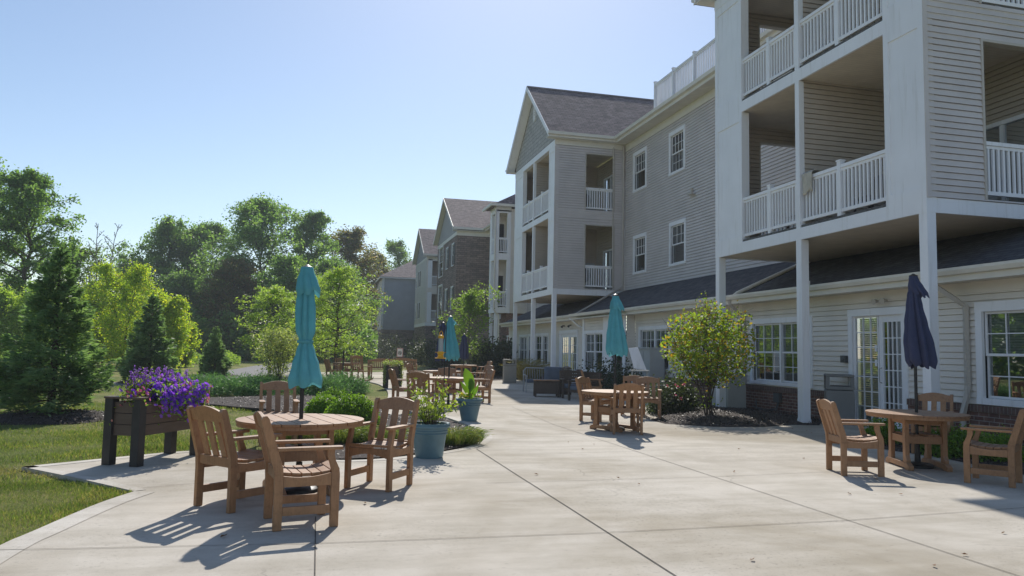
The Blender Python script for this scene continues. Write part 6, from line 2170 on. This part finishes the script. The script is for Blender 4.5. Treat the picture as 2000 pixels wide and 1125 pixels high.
# ---- shrubs against the building
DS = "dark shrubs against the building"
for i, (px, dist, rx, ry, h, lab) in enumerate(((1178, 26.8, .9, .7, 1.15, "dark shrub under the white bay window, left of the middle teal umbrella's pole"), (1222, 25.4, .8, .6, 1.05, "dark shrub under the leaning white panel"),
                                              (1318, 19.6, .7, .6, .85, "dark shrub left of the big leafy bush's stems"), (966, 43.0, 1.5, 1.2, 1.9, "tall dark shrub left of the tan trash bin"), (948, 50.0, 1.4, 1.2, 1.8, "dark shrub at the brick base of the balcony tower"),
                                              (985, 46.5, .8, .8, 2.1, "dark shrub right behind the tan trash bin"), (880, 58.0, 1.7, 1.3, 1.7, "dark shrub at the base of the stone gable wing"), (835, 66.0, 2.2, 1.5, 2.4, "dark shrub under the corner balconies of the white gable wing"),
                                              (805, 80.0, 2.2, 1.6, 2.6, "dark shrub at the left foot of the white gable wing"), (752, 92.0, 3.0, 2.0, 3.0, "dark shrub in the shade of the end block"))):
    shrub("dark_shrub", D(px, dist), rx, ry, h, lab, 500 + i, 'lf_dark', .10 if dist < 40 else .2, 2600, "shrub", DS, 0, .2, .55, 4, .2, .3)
ro = shrub("rose_bush", D(1300, 18.9), .55, .45, .8, "low rose bush with a few bright pink blooms left of the big leafy bush", 520, 'lf_dark', .07, 2200, "shrub", None, 0, .2, .6, 5, .2, .3)
for k in range(6):
    V, Fq = [], []
    c = np.array([rng.normal(.15, .25), rng.normal(-.3, .12), rng.uniform(.35, .75)])
    leaf_arrays(c + rng.normal(0, .018, (12, 3)), .05, .8, V, Fq, flat=.2)
    leaf_obj("bloom", M['fl_pink'], V, Fq, ro)
GB = "low green bushes under the right hand window"
for i, (px, dist, lab) in enumerate(((1878, 11.7, "low green bush left of the right hand window"), (1945, 11.3, "low green bush right below the right hand window"), (1722, 13.4, "low green bush beside the glass door, behind the navy umbrella's table"), (1835, 12.0, "low green bush behind the shaded wooden armchair"))):
    shrub("green_bush", D(px, dist), .36, .32, .44, lab, 530 + i, 'lf_box', .05, 3600, "shrub", GB, 0, .14, .55, 4, .1, .35)

# ---- plants in pots and planters
def pot_plant(p):
    rr = random.Random(8); rg = np.random.default_rng(8)
    root = empty("leggy_shrub", "leggy pale green shrub growing in the nearer blue pot", "plant", (p.x, p.y, .40))
    m = MB(); V, Fq = [], []
    for k in range(26):
        a = rr.uniform(0, 6.28); sp = rr.uniform(.10, .50); h = rr.uniform(.20, .66)
        e = Vector((math.cos(a) * sp, math.sin(a) * sp, h))
        mid = e * .5 + Vector((rr.uniform(-.04, .04), rr.uniform(-.04, .04), .04))
        b = Vector((math.cos(a) * .05, math.sin(a) * .05, 0))
        m.tube([b, mid, e], [.006, .004, .002], 5, cap=False)
        for t in (.35, .55, .7, .85, 1.0):
            c = np.array(b.lerp(mid, t * 2) if t < .5 else mid.lerp(e, t * 2 - 1))
            n = rr.randint(3, 8)
            leaf_arrays(c + rg.normal(0, .036, (n, 3)), .066 * rg.uniform(.6, 1.3, n), .5, V, Fq, flat=.25, rg=rg)
    m.build("stems", M['bark'], root)
    leaf_obj("foliage", M['lf_pot'], V, Fq, root)
pot_plant(P1)
def big_leaf(m, base, tip, width, droop=.1, n=10):
    base, tip = Vector(base), Vector(tip)
    d = tip - base
    side = d.cross(Vector((.3, -1, .2))).normalized()
    nrm = side.cross(d).normalized()
    vs_ = []
    for i in range(n + 1):
        t = i / n
        c = base + d * t + nrm * (-droop * (t ** 2)) 
        w = width * math.sin(PI * min(1, t * .93 + .06)) ** .8
        vs_ += [c - side * w / 2 + nrm * w * .12, c, c + side * w / 2 + nrm * w * .12]
    fs = []
    for i in range(n):
        a = i * 3
        fs += [(a, a + 1, a + 4, a + 3), (a + 1, a + 2, a + 5, a + 4)]
    m.add(vs_, fs)
root = empty("canna_plant", "broad leaved plant with one tall paddle leaf in the farther blue pot", "plant", (P2.x, P2.y, .38))
m = MB()
for b, t, w in (((0, 0, .28), (-.06, 0, .72), .25), ((0, 0, .12), (.10, .02, .58), .13), ((0, 0, .10), (-.16, .05, .46), .11), ((.02, 0, .08), (.20, -.05, .36), .09), ((0, 0, .05), (-.24, -.05, .26), .08), ((0, 0, .22), (.07, 0, .56), .16)):
    big_leaf(m, b, t, w)
m.build("leaf_blades", M['lf_canna'], root, smooth=True)
part("stem", M['lf_canna'], root, lambda m: m.tube([(0, 0, 0), (0.005, 0, .3), (-.01, 0, .45)], [.018, .014, .006], 8), smooth=True)
V, Fq = [], []
leaf_arrays(np.stack([rng.normal(-.05, .12, 160), rng.normal(0, .1, 160), rng.uniform(.05, .2, 160)], 1), .06, .5, V, Fq, flat=.2)
leaf_obj("low_foliage", M['lf_pot'], V, Fq, root)
V, Fq = [], []
leaf_arrays(np.stack([rng.normal(-.10, .10, 40), rng.normal(-.08, .07, 40), rng.uniform(.12, .2, 40)], 1), .045, .9, V, Fq, flat=.5)
leaf_obj("yellow_flowers", M['fl_yellow'], V, Fq, root)

# big planter: trailing petunias, pink trailers, violet spikes, lime foliage
def in_planter(su, sv, z):
    q = PL_C + u * su + v * sv
    return (q.x, q.y, z)
def blossoms(pts, nrms, r_, out):
    """five-petalled trumpets as small ruffled cones"""
    for p, nn, rad in zip(pts, nrms, r_):
        nn = Vector(nn).normalized()
        a = nn.cross(Vector((.3, .2, .9))).normalized(); b = nn.cross(a)
        c = Vector(p)
        vs_ = [c - nn * rad * .45]
        for k in range(10):
            t = 2 * PI * k / 10
            q = rad * (1.0 if k % 2 == 0 else .80)
            vs_.append(c + (a * math.cos(t) + b * math.sin(t)) * q + nn * (rad * .10 if k % 2 else 0))
        out.add(vs_, [(0, 1 + k, 1 + (k + 1) % 10) for k in range(10)])
rg = np.random.default_rng(60)
def mound(cu, cv, n, su, sv, ztop, drop, rg):
    """points over a mound that spills over the planter's near side"""
    a = rg.normal(0, 1, n) * su + cu
    b = rg.normal(0, 1, n) * sv + cv
    f = np.clip((-b - PL_W / 2 + .07) / .12, 0, 1)                # past the near edge?
    b = np.where(f > 0, -PL_W / 2 - .05 - rg.uniform(0, .07, n), b)
    z = ztop + rg.normal(0, .055, n) - f * rg.uniform(0, drop, n) - ((a - cu) / su) ** 2 * .02
    return a, b, z
def flower_patch(name, label, groups, mat, rad, leafmat='lf_pot'):
    root = empty(name, label, "flowers", (PL_C.x, PL_C.y, .8))
    root.location = (0, 0, 0)
    out = MB(); V, Fq = [], []
    for cu, cv, n, su, sv, zt, dr in groups:
        a, b, z = mound(cu, cv, n, su, sv, zt, dr, rg)
        pts = [in_planter(*q) for q in zip(a, b, z)]
        nr = [(-v * 1.0 + Vector((rg.normal(0, .5), rg.normal(0, .5), .55 + rg.normal(0, .4)))) for _ in pts]
        blossoms(pts, nr, rad * rg.uniform(.75, 1.25, n), out)
        P = np.array(pts) + rg.normal(0, .03, (n, 3)) + np.array(v)[None] * .03
        P = np.repeat(P, 2, 0) + rg.normal(0, .035, (2 * n, 3))
        leaf_arrays(P - np.array([0, 0, .02]), .05 * rg.uniform(.7, 1.3, len(P)), .5, V, Fq, rg=rg)
    out.build("blossoms", M[mat], root)
    leaf_obj("foliage", M[leafmat], V, Fq, root)
    return root
flower_patch("purple_petunias", "deep purple petunias spilling over the front of the large raised planter",
             [(-.14, -.22, 260, .13, .12, .89, .26), (.24, -.20, 200, .13, .12, .89, .22), (.44, -.1, 150, .10, .12, .93, .12), (.05, -.05, 190, .27, .1, .96, .05)], 'fl_purple', .030, 'lf_box')
flower_patch("pink_trailers", "pink and coral blooms trailing at both ends of the large raised planter",
             [(-.46, -.05, 55, .08, .10, .85, .05), (.10, -.15, 34, .10, .08, .91, .08), (.56, -.16, 40, .04, .07, .85, .22), (.30, 0, 40, .16, .08, .95, .02), (.33, -.26, 10, .03, .02, .75, .12)], 'fl_pink', .022, 'lf_pot')
root = empty("violet_spikes", "upright violet flower spikes at the back of the large raised planter", "flowers", (0, 0, 0))
V, Fq = [], []; V2, F2 = [], []
m = MB()
for k in range(52):
    cu, cv = rg.uniform(-.36, .58), rg.uniform(-.08, .2)
    h = rg.uniform(.92, 1.14) + (.05 if cu < .2 else 0)
    b = np.array(in_planter(cu, cv, .74)); e = np.array(in_planter(cu + rg.normal(0, .05), cv + rg.normal(0, .05), h))
    m.tube([tuple(b), tuple(e)], [.004, .002], 4, cap=False)
    n = 46
    t = rg.uniform(.62, 1.02, n)[:, None]
    leaf_arrays(b * (1 - t) + e * t + rg.normal(0, .012, (n, 3)), .026, .7, V, Fq, rg=rg)
    n = 40
    t = rg.uniform(.05, .75, n)[:, None]
    leaf_arrays(b * (1 - t) + e * t + rg.normal(0, .05, (n, 3)), .05, .4, V2, F2, rg=rg)
m.build("stems", M['lf_box'], root)
leaf_obj("petals", M['fl_violet'], V, Fq, root)
leaf_obj("foliage", M['lf_pot'], V2, F2, root)
# vines on the far planter
root = empty("trailing_vine", "pale trailing vine hanging over the far raised planter's posts", "plant", (p2c.x, p2c.y, 0))
V, Fq = [], []
n = 520
leaf_arrays(np.stack([rg.uniform(-.36, .36, n), rg.uniform(-.3, .28, n), .92 + rg.normal(0, .05, n)], 1), .07, .6, V, Fq, flat=.2, rg=rg)
for cx_ in (-.33, -.3, .28, .33):
    n = 90
    leaf_arrays(np.stack([cx_ + rg.normal(0, .03, n), -.28 + rg.normal(0, .03, n), rg.uniform(.15, .9, n)], 1), .065, .6, V, Fq, flat=.1, rg=rg)
leaf_obj("foliage", M['lf_pale'], V, Fq, root)

# ---- grass blades on the near lawn
V, Fq = [], []
def blades(n, x0, x1, y0, y1, h, w):
    x = rng.uniform(x0, x1, n); y = rng.uniform(y0, y1, n)
    k = ~in_poly(patio_poly, x, y) & ~in_poly(bed_left, x, y)
    x, y = x[k], y[k]
    tall = .75 + .5 * np.sin(x * 2.1 + np.sin(y * 1.3) * 2) * np.sin(y * 1.7)
    tall = np.clip(tall, .45, 1.3)
    L = h * rng.uniform(.6, 1.25, len(x)) * tall
    d = np.stack([rng.normal(0, .45, len(x)), rng.normal(0, .45, len(x)), np.ones(len(x))], 1)
    d /= np.linalg.norm(d, axis=1, keepdims=True)
    P = np.stack([x, y, np.full(len(x), -.045)], 1) + d * (L / 2)[:, None]
    leaf_arrays(P, L, w / h, V, Fq, dirs=d, jitter=.15)
blades(60000, -4.6, -1.6, 3.8, 9.4, .062, .008)
blades(60000, -8.5, -1.2, 8.4, 14.5, .062, .011)
blades(40000, -9, 1.0, 12, 22, .068, .016)
blades(16000, -13, -6, 14, 30, .075, .022)
tag(leaf_obj("grass", M['grass'], V, Fq), kind='stuff')
V, Fq = [], []
x = rng.uniform(-4.8, -1.5, 16000); y = rng.uniform(4, 10.5, 16000)
k = ~in_poly(patio_poly, x, y) & (np.sin(x * 1.9 + 1) * np.sin(y * 1.1 + 2) > .05)
x, y = x[k], y[k]
d = np.stack([rng.normal(0, .8, len(x)), rng.normal(0, .8, len(x)), np.ones(len(x))], 1); d /= np.linalg.norm(d, axis=1, keepdims=True)
leaf_arrays(np.stack([x, y, np.full(len(x), -.02)], 1), .075, .09, V, Fq, dirs=d, jitter=.2)
tag(leaf_obj("dry_grass", M['grass_dry'], V, Fq), kind='stuff')

# ---- fallen leaves on the concrete
fl = [(1047, 928), (1247, 947), (1636, 868), (1443, 878), (1570, 897), (1434, 923), (1658, 966), (1760, 967), (1961, 1043), (1470, 1096), (1884, 1086), (1825, 1108), (1547, 838), (1576, 842), (1585, 847), (1612, 850), (1160, 869), (1137, 878), (1207, 935), (713, 985), (437, 1050), (1110, 865), (1320, 838), (1710, 937)]
for i, q in enumerate(fl):
    p = G(*q)
    rr = random.Random(i)
    s = rr.uniform(.018, .034)
    m = MB()
    vs_ = [(0, -s, .004), (s * .6, -s * .3, .014), (s * .35, s * .4, .010), (0, s * 1.1, .016), (-s * .4, s * .4, .006), (-s * .62, -s * .3, .012), (0, 0, .004)]
    m.add(vs_, [(6, k, (k + 1) % 6) for k in range(6)])
    o = m.build("fallen_leaf", M['dead_leaf'])
    o.location = (p.x, p.y, .008)
    o.rotation_euler = (rr.uniform(-.3, .3), rr.uniform(-.3, .3), rr.uniform(0, 6))
    tag(o, "small curled brown leaf lying on the pale patio concrete", "leaf", "fallen leaves on the patio")

# ================================================================== AIR
def haze_box():
    m = MB()
    m.box(-440, 440, -110, 660, -1.2, 24.0)
    mt = bpy.data.materials.new("haze_air")
    mt.use_nodes = True
    n = mt.node_tree.nodes
    n.remove(n["Principled BSDF"])
    v = n.new("ShaderNodeVolumePrincipled")
    v.inputs['Color'].default_value = (0.86, 0.93, 1.0, 1)
    v.inputs['Density'].default_value = 0.0008
    v.inputs['Anisotropy'].default_value = 0.1
    mt.node_tree.links.new(v.outputs[0], n["Material Output"].inputs['Volume'])
    o = m.build("haze", mt)
    tag(o, kind='stuff')
    return o
haze_box()
